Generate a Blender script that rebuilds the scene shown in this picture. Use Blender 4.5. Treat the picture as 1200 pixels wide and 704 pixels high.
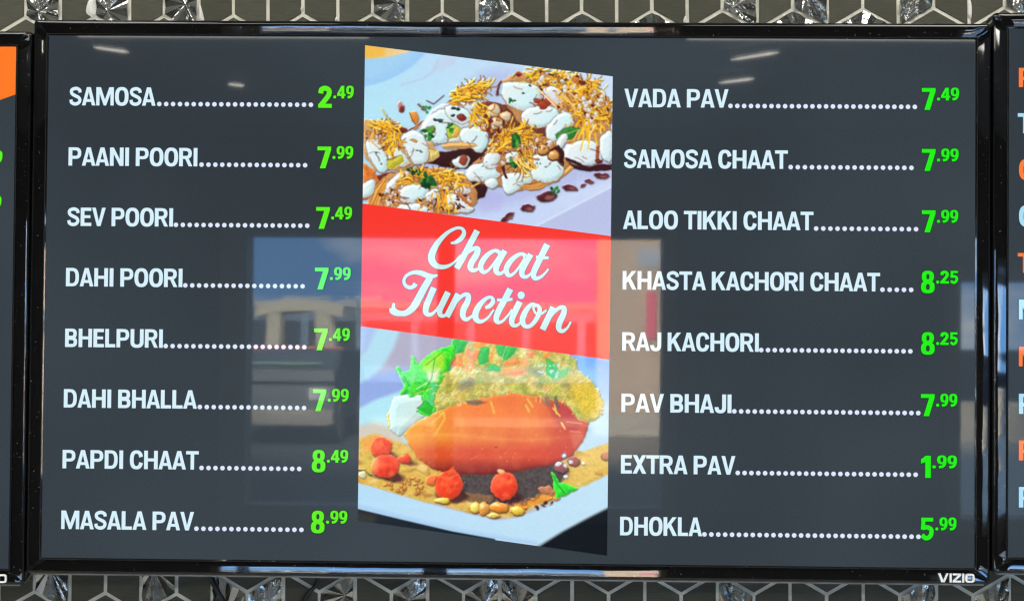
import bpy, bmesh, math, random
import numpy as np
from mathutils import Vector, Matrix

for o in list(bpy.data.objects):
    bpy.data.objects.remove(o)
C = bpy.context.scene.collection
SC = bpy.context.scene
Z0 = 1.75                                    # height of the middle of the centre screen above the floor

# ---------------------------------------------------------------- camera
CAM = np.array([0.0410, -1.6404, -0.0372])   # relative to the centre of the screen face
PITCH, ROLL, YAW = 0.0219, -0.0084, 0.0220
FOV = math.radians(35.0)
PW, PH = 1200.0, 704.0                       # size of the reference photograph
FPX = PW / 2 / math.tan(FOV / 2)
def rot3(a, b, c):
    ca, sa, cb, sb, cc, sc = math.cos(a), math.sin(a), math.cos(b), math.sin(b), math.cos(c), math.sin(c)
    Rz = np.array([[cc, -sc, 0], [sc, cc, 0], [0, 0, 1]]); Rx = np.array([[1, 0, 0], [0, ca, -sa], [0, sa, ca]])
    Ry = np.array([[cb, 0, sb], [0, 1, 0], [-sb, 0, cb]])
    return Rz @ Rx @ Ry
CR = rot3(PITCH, ROLL, YAW)
cd = bpy.data.cameras.new('camera'); cam = bpy.data.objects.new('camera', cd); C.objects.link(cam)
cd.sensor_fit = 'HORIZONTAL'; cd.sensor_width = 36; cd.lens = 18 / math.tan(FOV / 2)
cd.clip_start = .05; cd.clip_end = 600
M = Matrix.Identity(4)
for i in range(3):
    M[i][0], M[i][1], M[i][2] = CR[i, 0], CR[i, 2], -CR[i, 1]
M[0][3], M[1][3], M[2][3] = CAM[0], CAM[1], CAM[2] + Z0
cam.matrix_world = M
SC.camera = cam

def onplane(px, py, y=0.0):
    """point of the plane at depth y (a plane parallel to the screens) seen at pixel px, py of the photograph"""
    d = CR @ np.array([(px - PW / 2) / FPX, 1.0, -(py - PH / 2) / FPX])
    t = (y - CAM[1]) / d[1]
    p = CAM + d * t
    return p[0], p[2] + Z0
def refl(px, py, Y):
    """where the mirror image seen at px, py in the screen lies, Y metres in front of the screens"""
    x, z = onplane(px, py)
    k = Y / -CAM[1]
    return x + (x - CAM[0]) * k, z + (z - (CAM[2] + Z0)) * k

# ---------------------------------------------------------------- exposure, sky, lamps
SC.view_settings.view_transform = 'Standard'; SC.view_settings.look = 'None'
SC.view_settings.exposure = 0; SC.view_settings.gamma = 1; SC.view_settings.use_curve_mapping = False
SC.render.engine = 'CYCLES'
SC.cycles.use_denoising = True
SC.cycles.max_bounces = 6; SC.cycles.diffuse_bounces = 3; SC.cycles.glossy_bounces = 5; SC.cycles.transparent_max_bounces = 8
SC.cycles.sample_clamp_indirect = 6; SC.cycles.caustics_reflective = False; SC.cycles.caustics_refractive = False
SC.cycles.filter_width = 1.3

W = bpy.data.worlds.new('World'); SC.world = W; W.use_nodes = True
nt = W.node_tree; nt.nodes.clear()
def N(nt, t, **kw):
    n = nt.nodes.new(t)
    for k, v in kw.items():
        if k.startswith('i_'):
            n.inputs[k[2:].replace('_', ' ')].default_value = v
        else: setattr(n, k, v)
    return n
tc = N(nt, 'ShaderNodeTexCoord'); mp = N(nt, 'ShaderNodeMapping'); mp.inputs['Scale'].default_value = (1, 1, 3.2)
nz = N(nt, 'ShaderNodeTexNoise', i_Scale=5.0, i_Detail=6.0, i_Roughness=.55)
cr = N(nt, 'ShaderNodeValToRGB')
cr.color_ramp.elements[0].position = .50; cr.color_ramp.elements[0].color = (0, 0, 0, 1)
cr.color_ramp.elements[1].position = .66; cr.color_ramp.elements[1].color = (1, 1, 1, 1)
mx = N(nt, 'ShaderNodeMix', data_type='RGBA'); mx.inputs[6].default_value = (.12, .31, .66, 1); mx.inputs[7].default_value = (.80, .84, .90, 1)
bg = N(nt, 'ShaderNodeBackground', i_Strength=22.0); ow = N(nt, 'ShaderNodeOutputWorld')
L = nt.links.new
L(tc.outputs['Generated'], mp.inputs[0]); L(mp.outputs[0], nz.inputs['Vector']); L(nz.outputs[0], cr.inputs[0]); L(cr.outputs[0], mx.inputs[0])
L(mx.outputs[2], bg.inputs[0]); L(bg.outputs[0], ow.inputs[0])

al = bpy.data.lights.new('daylight_on_car_park', 'AREA'); al.shape = 'DISK'; al.size = 3.0; al.energy = 150000; al.spread = math.radians(62); al.color = (1.0, .86, .68)
ao = bpy.data.objects.new('daylight_on_car_park', al); C.objects.link(ao); ao.location = (-3.0, -9.6, 9.0)
ao.rotation_euler = (Vector((0.3, -40.0, 2.5)) - ao.location).to_track_quat('-Z', 'Y').to_euler()

CEIL = Z0 + 1.2
FILL_PANELS = [(-1.3, -1.5), (1.2, -1.5), (-1.3, -4.7), (1.2, -4.7)]      # ceiling panels added out of view to light the tiled wall
PANEL_STRENGTH = 23.0

# ---------------------------------------------------------------- materials
MATS = {}
def srgb(r, g, b):
    f = lambda c: (c / 255) / 12.92 if c <= 10.3 else ((c / 255 + .055) / 1.055) ** 2.4
    return (f(r), f(g), f(b))
def mat(name, col, rough=.5, metal=0.0, spec=.5, noise=None, bump=None, emit=None, strength=1.0, coat=0.0):
    """principled material whose colour varies by a noise texture (scale, amount) and whose relief is (scale, height)"""
    if name in MATS: return MATS[name]
    m = bpy.data.materials.new(name); m.use_nodes = True; t = m.node_tree; p = t.nodes['Principled BSDF']
    p.inputs['Base Color'].default_value = (*col, 1); p.inputs['Roughness'].default_value = rough
    p.inputs['Metallic'].default_value = metal; p.inputs['Specular IOR Level'].default_value = spec
    p.inputs['Coat Weight'].default_value = coat; p.inputs['Coat Roughness'].default_value = .03
    if noise or bump:
        co = N(t, 'ShaderNodeTexCoord')
    if noise:
        n = N(t, 'ShaderNodeTexNoise', i_Scale=noise[0], i_Detail=5.0); t.links.new(co.outputs['Object'], n.inputs['Vector'])
        src = col if emit is None else emit
        x = N(t, 'ShaderNodeMix', data_type='RGBA')
        x.inputs[6].default_value = (*[c * (1 - noise[1]) for c in src], 1); x.inputs[7].default_value = (*[c * (1 + noise[1]) for c in src], 1)
        t.links.new(n.outputs[0], x.inputs[0]); t.links.new(x.outputs[2], p.inputs['Base Color' if emit is None else 'Emission Color'])
    elif emit is not None: p.inputs['Emission Color'].default_value = (*emit, 1)
    if emit is not None: p.inputs['Emission Strength'].default_value = strength
    if bump:
        n = N(t, 'ShaderNodeTexNoise', i_Scale=bump[0], i_Detail=bump[2] if len(bump) > 2 else 3.0); t.links.new(co.outputs['Object'], n.inputs['Vector'])
        b = N(t, 'ShaderNodeBump', i_Strength=1.0, i_Distance=bump[1]); t.links.new(n.outputs[0], b.inputs['Height']); t.links.new(b.outputs[0], p.inputs['Normal'])
    MATS[name] = m; return m
def lit(name, rgb, vary=.04, scale=1400):       # something the LCD shows: light behind weakly reflecting glass
    return mat(name, (.004, .004, .005), .022, 0, .22, noise=(scale, vary * 3), emit=srgb(*rgb))

# ---------------------------------------------------------------- helpers
def link(o, parent=None):
    C.objects.link(o)
    if parent is not None: o.parent = parent
    return o
def obj(name, bm, m, parent=None, smooth=False):
    me = bpy.data.meshes.new(name); bm.to_mesh(me); bm.free()
    for x in (m if isinstance(m, (list, tuple)) else [m]): me.materials.append(x)
    if smooth: me.polygons.foreach_set('use_smooth', [True] * len(me.polygons))
    return link(bpy.data.objects.new(name, me), parent)
def thing(name, loc, label, cat, group=None):
    o = bpy.data.objects.new(name, None); o.location = loc; o.empty_display_size = .05
    o['label'] = label; o['category'] = cat
    if group: o['group'] = group
    return link(o)
def box(bm, x0, x1, y0, y1, z0, z1, mi=0):
    v = [bm.verts.new(p) for p in ((x0, y0, z0), (x1, y0, z0), (x1, y1, z0), (x0, y1, z0), (x0, y0, z1), (x1, y0, z1), (x1, y1, z1), (x0, y1, z1))]
    for f in ((0, 3, 2, 1), (4, 5, 6, 7), (0, 1, 5, 4), (1, 2, 6, 5), (2, 3, 7, 6), (3, 0, 4, 7)):
        bm.faces.new([v[i] for i in f]).material_index = mi
def bevbox(bm, x0, x1, y0, y1, z0, z1, w):
    b2 = bmesh.new(); box(b2, x0, x1, y0, y1, z0, z1)
    bmesh.ops.bevel(b2, geom=list(b2.edges), offset=w, segments=2, affect='EDGES', profile=.5)
    me = bpy.data.meshes.new('tmp'); b2.to_mesh(me); b2.free(); bm.from_mesh(me); bpy.data.meshes.remove(me)
def tube(bm, pts, r, n=10):
    pts = [Vector(p) for p in pts]; rings = []
    for i, p in enumerate(pts):
        d = (pts[min(i + 1, len(pts) - 1)] - pts[max(i - 1, 0)]).normalized()
        a = d.cross(Vector((0, 1, .3))).normalized(); b = d.cross(a)
        rings.append([bm.verts.new(p + (a * math.cos(t) + b * math.sin(t)) * r) for t in [2 * math.pi * k / n for k in range(n)]])
    for i in range(len(rings) - 1):
        for k in range(n): bm.faces.new((rings[i][k], rings[i][(k + 1) % n], rings[i + 1][(k + 1) % n], rings[i + 1][k]))
    bm.faces.new(rings[0][::-1]); bm.faces.new(rings[-1])
def structure(name, bm, m, label=None):
    o = obj(name, bm, m); o['kind'] = 'structure'
    if label: o['label'] = label
    return o
rnd = random.Random(5)
# ---------------------------------------------------------------- food pictures shown on the screen
# (flat print: painted with numpy, baked into the colour attribute of a fine mesh)
PX0, PY0, PS = 417.0, 50.0, 2.6
PWID, PHGT = int(305 * PS), int(603 * PS)

def paint_food():
    rng = np.random.RandomState(7)
    img = np.zeros((PHGT, PWID, 3), np.float32)
    HG = np.zeros((PHGT, PWID), np.float32)      # thickness of what is pictured, used to model its light and dark sides
    gy, gx = np.mgrid[0:PHGT, 0:PWID].astype(np.float32)
    GX, GY = PX0 + gx / PS, PY0 + gy / PS

    def noise(cell, seed, octs=2):
        r = np.random.RandomState(seed); out = np.zeros((PHGT, PWID), np.float32); a = 1.0; tot = 0
        for o in range(octs):
            c = cell * PS / (2 ** o); nh, nw = int(PHGT / c) + 3, int(PWID / c) + 3
            g = r.rand(nh, nw).astype(np.float32) * 2 - 1
            fy, fx = gy / c, gx / c; iy, ix = fy.astype(int), fx.astype(int)
            ty, tx = fy - iy, fx - ix; ty = ty * ty * (3 - 2 * ty); tx = tx * tx * (3 - 2 * tx)
            v = (g[iy, ix] * (1 - tx) + g[iy, ix + 1] * tx) * (1 - ty) + (g[iy + 1, ix] * (1 - tx) + g[iy + 1, ix + 1] * tx) * ty
            out += a * v; tot += a; a *= .5
        return out / tot
    N1, N2, N3, N4, N5 = noise(9, 1), noise(9, 2), noise(3, 3), noise(3, 4), noise(22, 5)
    NF = noise(1.6, 6, 1)
    WX, WY = GX + N1 * 1.6 + N3 * .8, GY + N2 * 1.6 + N4 * .8

    def box(x0, y0, x1, y1):
        a = max(0, int((y0 - PY0) * PS) - 8); b = min(PHGT, int((y1 - PY0) * PS) + 8)
        c = max(0, int((x0 - PX0) * PS) - 8); d = min(PWID, int((x1 - PX0) * PS) + 8)
        return slice(a, max(a, b)), slice(c, max(c, d))

    def blend(sl, m, col):
        if not m.size: return
        col = np.asarray(col, np.float32)
        img[sl] = img[sl] * (1 - m[..., None]) + col * m[..., None]

    def poly(pts, col, a=1.0, warp=1, soft=.5, vary=0.0, col2=None, ang=90, h=None):
        P = np.array(pts, float)
        sl = box(P[:, 0].min() - 3, P[:, 1].min() - 3, P[:, 0].max() + 3, P[:, 1].max() + 3)
        X = (WX if warp else GX)[sl]; Y = (WY if warp else GY)[sl]
        if not X.size: return
        ins = np.zeros(X.shape, bool); dist = np.full(X.shape, 1e9, np.float32)
        for i in range(len(P)):
            (x1, y1), (x2, y2) = P[i], P[(i + 1) % len(P)]
            c = ((y1 > Y) != (y2 > Y))
            with np.errstate(all='ignore'):
                ins ^= c & (X < (x2 - x1) * (Y - y1) / ((y2 - y1) or 1e-9) + x1)
            dx, dy = x2 - x1, y2 - y1; L = dx * dx + dy * dy + 1e-9
            t = np.clip(((X - x1) * dx + (Y - y1) * dy) / L, 0, 1)
            dist = np.minimum(dist, np.hypot(X - x1 - t * dx, Y - y1 - t * dy))
        sd = np.where(ins, dist, -dist)
        m = np.clip(sd / (2 * soft) + .5, 0, 1) * a
        if warp and soft <= 1.3 and a > .8:
            hh = 3.4 if h is None else h
            HG[sl] = np.where(sd > 0, 1 + hh * np.sqrt(np.clip(sd / (hh * 1.5 + .01), 0, 1)), HG[sl])
        elif not warp and a >= 1: HG[sl] = np.where(sd > 0, 0, HG[sl])
        col = np.asarray(col, np.float32)
        if col2 is not None:
            d = np.radians(ang); pr = GX[sl] * np.cos(d) + GY[sl] * np.sin(d)
            q = P @ np.array([np.cos(d), np.sin(d)]); t = np.clip((pr - q.min()) / (q.max() - q.min()), 0, 1)[..., None]
            col = col * (1 - t) + np.asarray(col2, np.float32) * t
        if vary: col = col + (N3[sl] * vary + NF[sl] * vary * .6)[..., None]
        blend(sl, m, col)

    def ell(cx, cy, rx, ry, ang, col, a=1.0, warp=1, soft=.5, rim=None, shade=0.0):
        r = max(rx, ry) + 3; sl = box(cx - r, cy - r, cx + r, cy + r)
        X = (WX if warp else GX)[sl] - cx; Y = (WY if warp else GY)[sl] - cy
        if not X.size: return
        c, s = math.cos(math.radians(ang)), math.sin(math.radians(ang))
        u, v = (X * c + Y * s) / rx, (-X * s + Y * c) / ry
        d = np.sqrt(u * u + v * v); m = np.clip((1 - d) * min(rx, ry) / (2 * soft) + .5, 0, 1) * a
        if warp and soft <= .8 and a > .7: HG[sl] = np.where(d < 1, 1.5 + min(min(rx, ry), 6) * .7 * np.sqrt(np.clip(1 - d * d, 0, 1)), HG[sl])
        col = np.asarray(col, np.float32) * np.ones(X.shape + (1,), np.float32)
        if rim is not None:
            t = np.clip((d - .72) / .28, 0, 1)[..., None]; col = col * (1 - t) + np.asarray(rim, np.float32) * t
        if shade: col = col - (shade * (X / rx * .5 + Y / ry * .8))[..., None]
        blend(sl, m, col)

    def line(pts, w, col, a=1.0, warp=0, soft=.45):
        P = np.array(pts, float)
        sl = box(P[:, 0].min() - w - 2, P[:, 1].min() - w - 2, P[:, 0].max() + w + 2, P[:, 1].max() + w + 2)
        X = (WX if warp else GX)[sl]; Y = (WY if warp else GY)[sl]
        if not X.size: return
        dist = np.full(X.shape, 1e9, np.float32)
        for i in range(len(P) - 1):
            (x1, y1), (x2, y2) = P[i], P[i + 1]; dx, dy = x2 - x1, y2 - y1; L = dx * dx + dy * dy + 1e-9
            t = np.clip(((X - x1) * dx + (Y - y1) * dy) / L, 0, 1)
            dist = np.minimum(dist, np.hypot(X - x1 - t * dx, Y - y1 - t * dy))
        if a > .7 and soft < .8: HG[sl] = np.where(dist < w / 2, np.maximum(HG[sl] * .6, 2.2) + w * .55 * np.sqrt(np.clip(1 - (2 * dist / w) ** 2, 0, 1)), HG[sl])
        blend(sl, np.clip((w / 2 - dist) / (2 * soft) + .5, 0, 1) * a, col)

    def curl(x, y, L, ang, w, col, bend=.6, a=1.0):
        pts = []; t = math.radians(ang); k = rng.uniform(-bend, bend)
        for i in range(6):
            pts.append((x, y)); x += math.cos(t) * L / 5; y += math.sin(t) * L / 5; t += k
        line(pts, w, col, a)

    YEL = [(255, 200, 40), (252, 184, 32), (255, 224, 110), (238, 165, 45), (255, 214, 60)]
    def sev(cx, cy, rx, ry, ang, n, L=14, dirs=(0, 360), w=2.0, under=True):
        c, s = math.cos(math.radians(ang)), math.sin(math.radians(ang))
        for i in range(int(n * 1.1)):
            r, t = math.sqrt(rng.rand()), rng.rand() * 6.283
            u, v = rx * r * math.cos(t), ry * r * math.sin(t)
            x, y = cx + u * c - v * s, cy + u * s + v * c; a_ = rng.uniform(*dirs); l = L * rng.uniform(.5, 1.2)
            st = rng.get_state(); curl(x + .6, y + .8, l, a_, w * .9, (150, 84, 30), a=.7); rng.set_state(st)
            curl(x, y, l, a_, w * rng.uniform(.65, 1.05), YEL[rng.randint(5)], bend=.35)

    YO, YOR = (206, 240, 244), (165, 150, 150)
    def yog(pts, col=YO, edge=(104, 62, 52), hl=True, ew=1.1):
        P = np.array(pts, float)
        for _ in range(2):
            Q = np.roll(P, -1, 0); P = np.stack([P * .78 + Q * .22, P * .22 + Q * .78], 1).reshape(-1, 2)
        c = P.mean(0); P = c + (P - c) * 1.07
        poly(c + (P - c) * (1 + ew * .9 / (np.abs(P - c).max() + 1)) + [.5, 1.0], edge, .5)
        poly(P, col, 1, col2=(236, 244, 244), ang=200, h=3.0, soft=.9)
    def herb(x, y, r, n=9, dark=True):
        for i in range(n):
            a_ = rng.rand() * 6.28; d = r * math.sqrt(rng.rand()); q = rng.uniform(.25, .45) * r
            ell(x + math.cos(a_) * d, y + math.sin(a_) * d, q * 1.3, q * .8, rng.uniform(0, 180),
                [(25, 95, 45), (45, 135, 50), (15, 60, 35), (90, 165, 60)][rng.randint(4)])
    BRN, DRK, TAN = (120, 45, 30), (55, 25, 25), (222, 165, 85)
    def sauce(x, y, rx, ry, ang=0, col=None):
        ell(x, y, rx, ry, ang, col or (95, 35, 28)); ell(x - rx * .25, y - ry * .25, rx * .5, ry * .45, ang, (150, 70, 50), .6, soft=1)
    def chick(x, y, r, col=(215, 160, 90)):
        ell(x + .5, y + .8, r * 1.12, r * 1.05, 0, (80, 35, 20)); ell(x, y, r, r * .92, 0, col, rim=(175, 105, 50), shade=14)
        ell(x - r * .3, y - r * .35, r * .35, r * .25, 0, (250, 225, 185), .8, soft=1)
    def scatter(cx, cy, rx, ry, n, kinds='ycbg'):
        for i in range(n):
            r, t = math.sqrt(rng.rand()), rng.rand() * 6.283
            x, y = cx + rx * r * math.cos(t), cy + ry * r * math.sin(t); k = kinds[rng.randint(len(kinds))]
            if k == 'y': ell(x, y, rng.uniform(1.5, 4.5), rng.uniform(1.2, 3), rng.uniform(0, 180), (225, 225, 220), rim=(190, 160, 140))
            elif k == 'c': ell(x, y, rng.uniform(1.5, 3), rng.uniform(1.2, 2.4), rng.uniform(0, 180), (215, 150, 70), rim=(130, 70, 35))
            elif k == 'b': ell(x, y, rng.uniform(1, 3.4), rng.uniform(.8, 2), rng.uniform(0, 180), (85, 30, 25))
            elif k == 'g': ell(x, y, rng.uniform(.8, 1.8), rng.uniform(.6, 1.3), rng.uniform(0, 180), (60, 125, 50))
            elif k == 's': curl(x, y, rng.uniform(5, 12), rng.uniform(0, 360), 1.6, YEL[rng.randint(5)])

    # ================= upper picture
    t = np.clip((GX - 425) / 290, 0, 1)[..., None]; v = np.clip((GY - 55) / 190, 0, 1)[..., None]
    img[:] = np.array((180, 218, 245)) * (1 - t) + np.array((208, 218, 247)) * t
    img += (np.array((0, 12, 2)) * (1 - np.abs(v - .4) * 2))
    ell(420, 40, 92, 62, -12, (158, 205, 245), 1, 0, 1.2); ell(418, 38, 86, 56, -12, (164, 210, 244), 1, 0, 3)
    line([(470, 100), (495, 93), (508, 84), (514, 70)], 1.5, (190, 185, 215), .55, soft=1.5)
    line([(514, 78), (530, 72)], 9, (205, 195, 222), .4, soft=5)
    poly([(426, 50), (482, 58), (478, 62), (456, 67), (437, 69), (426, 69)], (240, 190, 88), 1, 0, .8, col2=(238, 216, 178), ang=0)
    poly([(424, 52), (452, 56), (450, 66), (428, 68)], (244, 186, 70), .8, 0, 2)
    # plate edge bottom right, corner beyond it
    poly([(625, 268), (722, 217), (722, 285), (625, 285)], (187, 196, 232), 1, 0, .8)
    line([(622, 268), (722, 216)], 2.2, (215, 228, 250), .9, soft=.8)
    line([(560, 258), (600, 238), (640, 220)], 10, (205, 212, 245), .5, soft=6)
    poly([(560, 228), (575, 222), (590, 232), (585, 245), (565, 248)], (196, 190, 235), .7, 1, 3)
    # soft shadow lavender under the pieces
    for (x, y, rx, ry) in ((600, 226, 70, 14), (690, 200, 40, 14), (520, 190, 60, 16), (560, 150, 70, 20), (580, 100, 30, 18)):
        ell(x, y, rx, ry, -12, (172, 176, 225), .55, 1, 8)
    # dark sauce pools
    poly([(496, 180), (520, 178), (552, 172), (566, 168), (574, 178), (560, 192), (545, 199), (522, 196), (500, 192)], DRK)
    poly([(546, 212), (560, 210), (572, 216), (568, 230), (556, 236), (548, 228)], DRK)
    poly([(655, 178), (664, 186), (690, 196), (716, 194), (717, 199), (690, 202), (668, 196), (655, 192)], (60, 25, 35))
    poly([(440, 205), (470, 200), (500, 196), (512, 205), (470, 215), (445, 218)], (110, 40, 28))
    poly([(426, 190), (440, 200), (445, 215), (436, 232), (424, 236)], (215, 120, 50), vary=14)
    poly([(545, 130), (570, 118), (600, 124), (640, 140), (650, 160), (600, 166), (560, 160)], (112, 58, 45), vary=14)
    CREAM = (226, 214, 196)
    # ---- back piece (upper right)
    poly([(588, 96), (600, 88), (625, 84), (660, 92), (690, 105), (716, 118), (716, 182), (690, 178), (660, 165), (640, 150), (612, 148), (596, 128), (586, 112)], (198, 142, 88), vary=10)
    scatter(670, 120, 44, 26, 60, 'ybbyc')
    yog([(586, 100), (600, 96), (625, 98), (632, 108), (628, 124), (612, 130), (596, 122), (588, 112)])
    yog([(612, 132), (624, 126), (650, 126), (656, 136), (646, 146), (628, 150), (614, 146)])
    yog([(640, 148), (660, 130), (672, 138), (668, 152), (648, 168), (640, 160)])
    yog([(660, 182), (668, 168), (690, 164), (702, 172), (706, 188), (694, 194), (672, 192)], (215, 232, 245))
    yog([(700, 162), (718, 152), (718, 190), (706, 186)], (208, 235, 245))
    yog([(634, 105), (648, 100), (660, 108), (662, 118), (650, 122)], (215, 215, 225))
    ell(585, 104, 3, 9, 20, (95, 45, 40)); ell(586.8, 105, 2, 7, 20, (180, 210, 240))
    for (x, y, r) in ((636, 124, 6), (641, 120, 5), (630, 119, 4), (607, 88, 4)): sauce(x, y, r, r * .8, 20, (165, 60, 35))
    sev(655, 92, 45, 9, 12, 60, 15, (-20, 50)); sev(695, 130, 24, 18, 10, 60, 12); sev(668, 106, 16, 16, 30, 26, 15, (20, 80))
    scatter(650, 100, 34, 12, 40, 'ycbs'); scatter(696, 128, 20, 20, 90, 'ycybsc'); scatter(640, 92, 40, 8, 24, 'ycbg')
    for i in range(12): curl(rng.uniform(660, 700), rng.uniform(138, 160), 22, rng.uniform(80, 130), 1.8, YEL[rng.randint(5)], .15)
    for i in range(5): curl(rng.uniform(632, 668), rng.uniform(105, 115), 20, rng.uniform(30, 60), 2.0, (240, 190, 120), .1)
    line([(632, 106), (646, 120), (652, 126)], 2, (245, 215, 190)); line([(712, 100), (705, 108), (709, 116)], 1, (240, 190, 60)); line([(700, 102), (693, 106)], 1, (240, 190, 60))
    ell(683, 98, 3, 2.4, 0, (110, 35, 25)); poly([(672, 90), (680, 92), (678, 100), (672, 97)], (205, 120, 50))
    poly([(650, 158), (668, 148), (680, 150), (672, 162), (655, 168)], (50, 130, 55), vary=10); line([(655, 160), (678, 152)], 1.2, (150, 200, 110))
    yog([(655, 160), (664, 157), (664, 168), (656, 176), (652, 170)], (220, 235, 235), ew=.5)
    line([(700, 172), (701, 188)], 4, (170, 85, 50), 1, 1); sauce(702, 190, 4, 3)
    line([(664, 186), (690, 197), (718, 193)], 3.5, (60, 25, 30), 1, 1)
    # ---- middle back piece (upper centre)
    line([(486, 150), (505, 138), (530, 118)], 3.0, (225, 150, 80), 1, 1); line([(480, 152), (500, 140), (524, 120), (540, 108)], 1.6, (110, 50, 30), 1, 1)
    poly([(490, 150), (508, 128), (528, 118), (556, 122), (572, 145), (556, 165), (530, 172), (508, 168)], (205, 215, 225))
    yog([(492, 150), (508, 132), (524, 128), (532, 140), (524, 165), (510, 170), (498, 160)])
    yog([(520, 126), (530, 122), (548, 128), (552, 138), (540, 144), (526, 140)])
    yog([(540, 150), (558, 148), (570, 155), (572, 168), (562, 180), (552, 172), (540, 165)])
    chick(579, 130, 9, (215, 205, 175)); chick(592, 137, 7, (225, 200, 170)); chick(582, 144, 7, (215, 195, 165))
    for (x, y, rx, ry) in ((541, 138, 5, 4), (573, 142, 6, 3), (569, 152, 6, 3), (556, 139, 3, 2.5)): sauce(x, y, rx, ry, 10, (130, 40, 35))
    scatter(575, 148, 22, 9, 26, 'cbcy')
    sev(548, 108, 22, 9, -14, 60, 16, (-40, 10), 1.8); sev(560, 132, 12, 12, 0, 26, 14, (20, 100), 1.9); sev(536, 118, 14, 5, -20, 14, 14, (-40, 0))
    poly([(517, 172), (525, 167), (556, 168), (560, 172), (545, 174), (524, 175)], (232, 185, 110)); line([(520, 173), (555, 172)], 1.5, (190, 120, 60), .8)
    poly([(522, 150), (530, 146), (540, 150), (536, 162), (526, 163)], (175, 200, 70), vary=10); ell(534, 156, 5, 6, 20, (225, 180, 80)); herb(526, 150, 6, 8)
    for (x, y) in ((532, 127), (538, 128), (531, 136), (510, 141), (515, 142)): ell(x, y, 3, 2, 0, (20, 50, 45))
    herb(503, 156, 7, 16); herb(600, 117, 4, 7); ell(614, 110, 2, 1, 0, (25, 40, 45))
    # stray bits at the left
    ell(469.5, 125, 3.6, 6, -12, (185, 120, 110), shade=25); ell(470, 128, 3, 3.4, 0, (120, 40, 40), .9, soft=1)
    poly([(480, 132), (487, 130), (492, 140), (488, 146), (482, 141)], (222, 145, 60)); line([(480, 132), (484, 142), (487, 146)], 1, (130, 70, 30))
    herb(500, 127, 5, 8); line([(490, 122), (498, 129)], 2.4, (120, 110, 90)); line([(500, 118), (508, 122), (520, 112)], 1.3, (105, 65, 75)); ell(514, 141, 5, 1.4, 0, (60, 80, 80))
    # ---- left piece
    poly([(426, 140), (445, 142), (470, 148), (488, 158), (508, 170), (516, 182), (505, 190), (470, 200), (440, 200), (426, 180)], (206, 160, 104), vary=8)
    scatter(455, 170, 28, 18, 34, 'ybyc')
    line([(445, 150), (470, 152), (485, 158)], 6, (110, 45, 35), 1, 1)
    yog([(427, 168), (440, 160), (448, 175), (455, 192), (450, 203), (442, 198), (434, 186)])
    yog([(470, 160), (482, 153), (494, 158), (502, 172), (499, 190), (488, 194), (480, 184), (474, 172)], (215, 235, 238))
    yog([(452, 178), (462, 172), (474, 180), (480, 190), (470, 195), (458, 190)], (205, 222, 215))
    poly([(454, 187), (472, 182), (474, 190), (460, 198), (454, 196)], (200, 190, 60), vary=9)
    poly([(502, 174), (514, 178), (514, 184), (504, 187)], (222, 200, 110), vary=15)
    for (x, y) in ((441, 180), (447, 192), (486, 167), (488, 176), (492, 177), (494, 179), (446, 168), (440, 166)): ell(x, y, 1.3, .9, 20, (70, 110, 110))
    ell(485, 166, 5, 2.2, 10, (205, 150, 90))
    scatter(446, 160, 18, 8, 30, 'ycbc'); sev(448, 146, 18, 6, 5, 36, 13, (0, 60)); sev(460, 160, 10, 12, 0, 18, 18, (70, 110), 1.9)
    line([(438, 150), (434, 165), (444, 174)], 1.8, (235, 190, 130)); line([(448, 128), (456, 142), (462, 150)], 1.3, (215, 190, 70))
    # ---- front piece (lower left)
    poly([(427, 250), (436, 222), (452, 205), (478, 198), (520, 197), (548, 208), (560, 225), (560, 238), (545, 250), (500, 252)], (196, 138, 84), vary=9)
    scatter(500, 228, 50, 20, 80, 'ybbyc')
    poly([(434, 238), (440, 222), (452, 208), (455, 216), (446, 230), (442, 243)], (235, 165, 70)); line([(437, 240), (444, 224), (453, 210)], 1, (150, 80, 35), .8)
    yog([(424, 216), (438, 208), (440, 222), (432, 232), (424, 230)], (205, 238, 240), ew=.4)
    yog([(466, 232), (470, 220), (490, 215), (502, 220), (498, 232), (482, 238)])
    yog([(452, 218), (462, 205), (476, 200), (478, 206), (462, 220), (454, 226)], (225, 228, 228), ew=.6)
    yog([(498, 226), (512, 220), (516, 232), (504, 238)], (215, 232, 238)); yog([(462, 240), (490, 238), (506, 246), (500, 252), (466, 246)], (215, 232, 238))
    yog([(520, 232), (532, 226), (552, 240), (556, 246), (545, 250), (530, 246)], (215, 225, 230)); yog([(528, 214), (540, 212), (552, 222), (546, 228), (536, 222)], (222, 220, 222))
    scatter(458, 232, 12, 12, 40, 'cbcyc'); scatter(520, 238, 34, 10, 40, 'cbbys'); chick(527, 243, 5, (215, 185, 110))
    sev(505, 204, 34, 6, 2, 50, 15, (-20, 40), 1.7); sev(475, 212, 18, 5, -25, 18, 14, (-50, -10)); sev(535, 212, 10, 8, 20, 16, 12)
    for i in range(10): curl(rng.uniform(505, 525), rng.uniform(215, 235), 18, rng.uniform(60, 110), 1.7, YEL[rng.randint(5)], .12)
    for k in range(2): herb(502, 212, 8, 18)
    herb(482, 200, 5, 8); herb(490, 202, 4, 5)
    line([(536, 228), (552, 240)], 3, (190, 110, 60), 1, 1); line([(553, 219), (566, 212)], 2, (240, 190, 90))
    # ---- front right piece
    poly([(548, 206), (556, 190), (580, 168), (605, 152), (640, 160), (660, 178), (668, 195), (660, 205), (640, 218), (612, 223), (570, 216), (552, 212)], (192, 134, 80), vary=9)
    scatter(605, 188, 48, 22, 70, 'ybbyc')
    poly([(655, 170), (662, 182), (660, 195), (650, 198), (640, 190), (645, 175)], (60, 25, 25))
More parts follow.
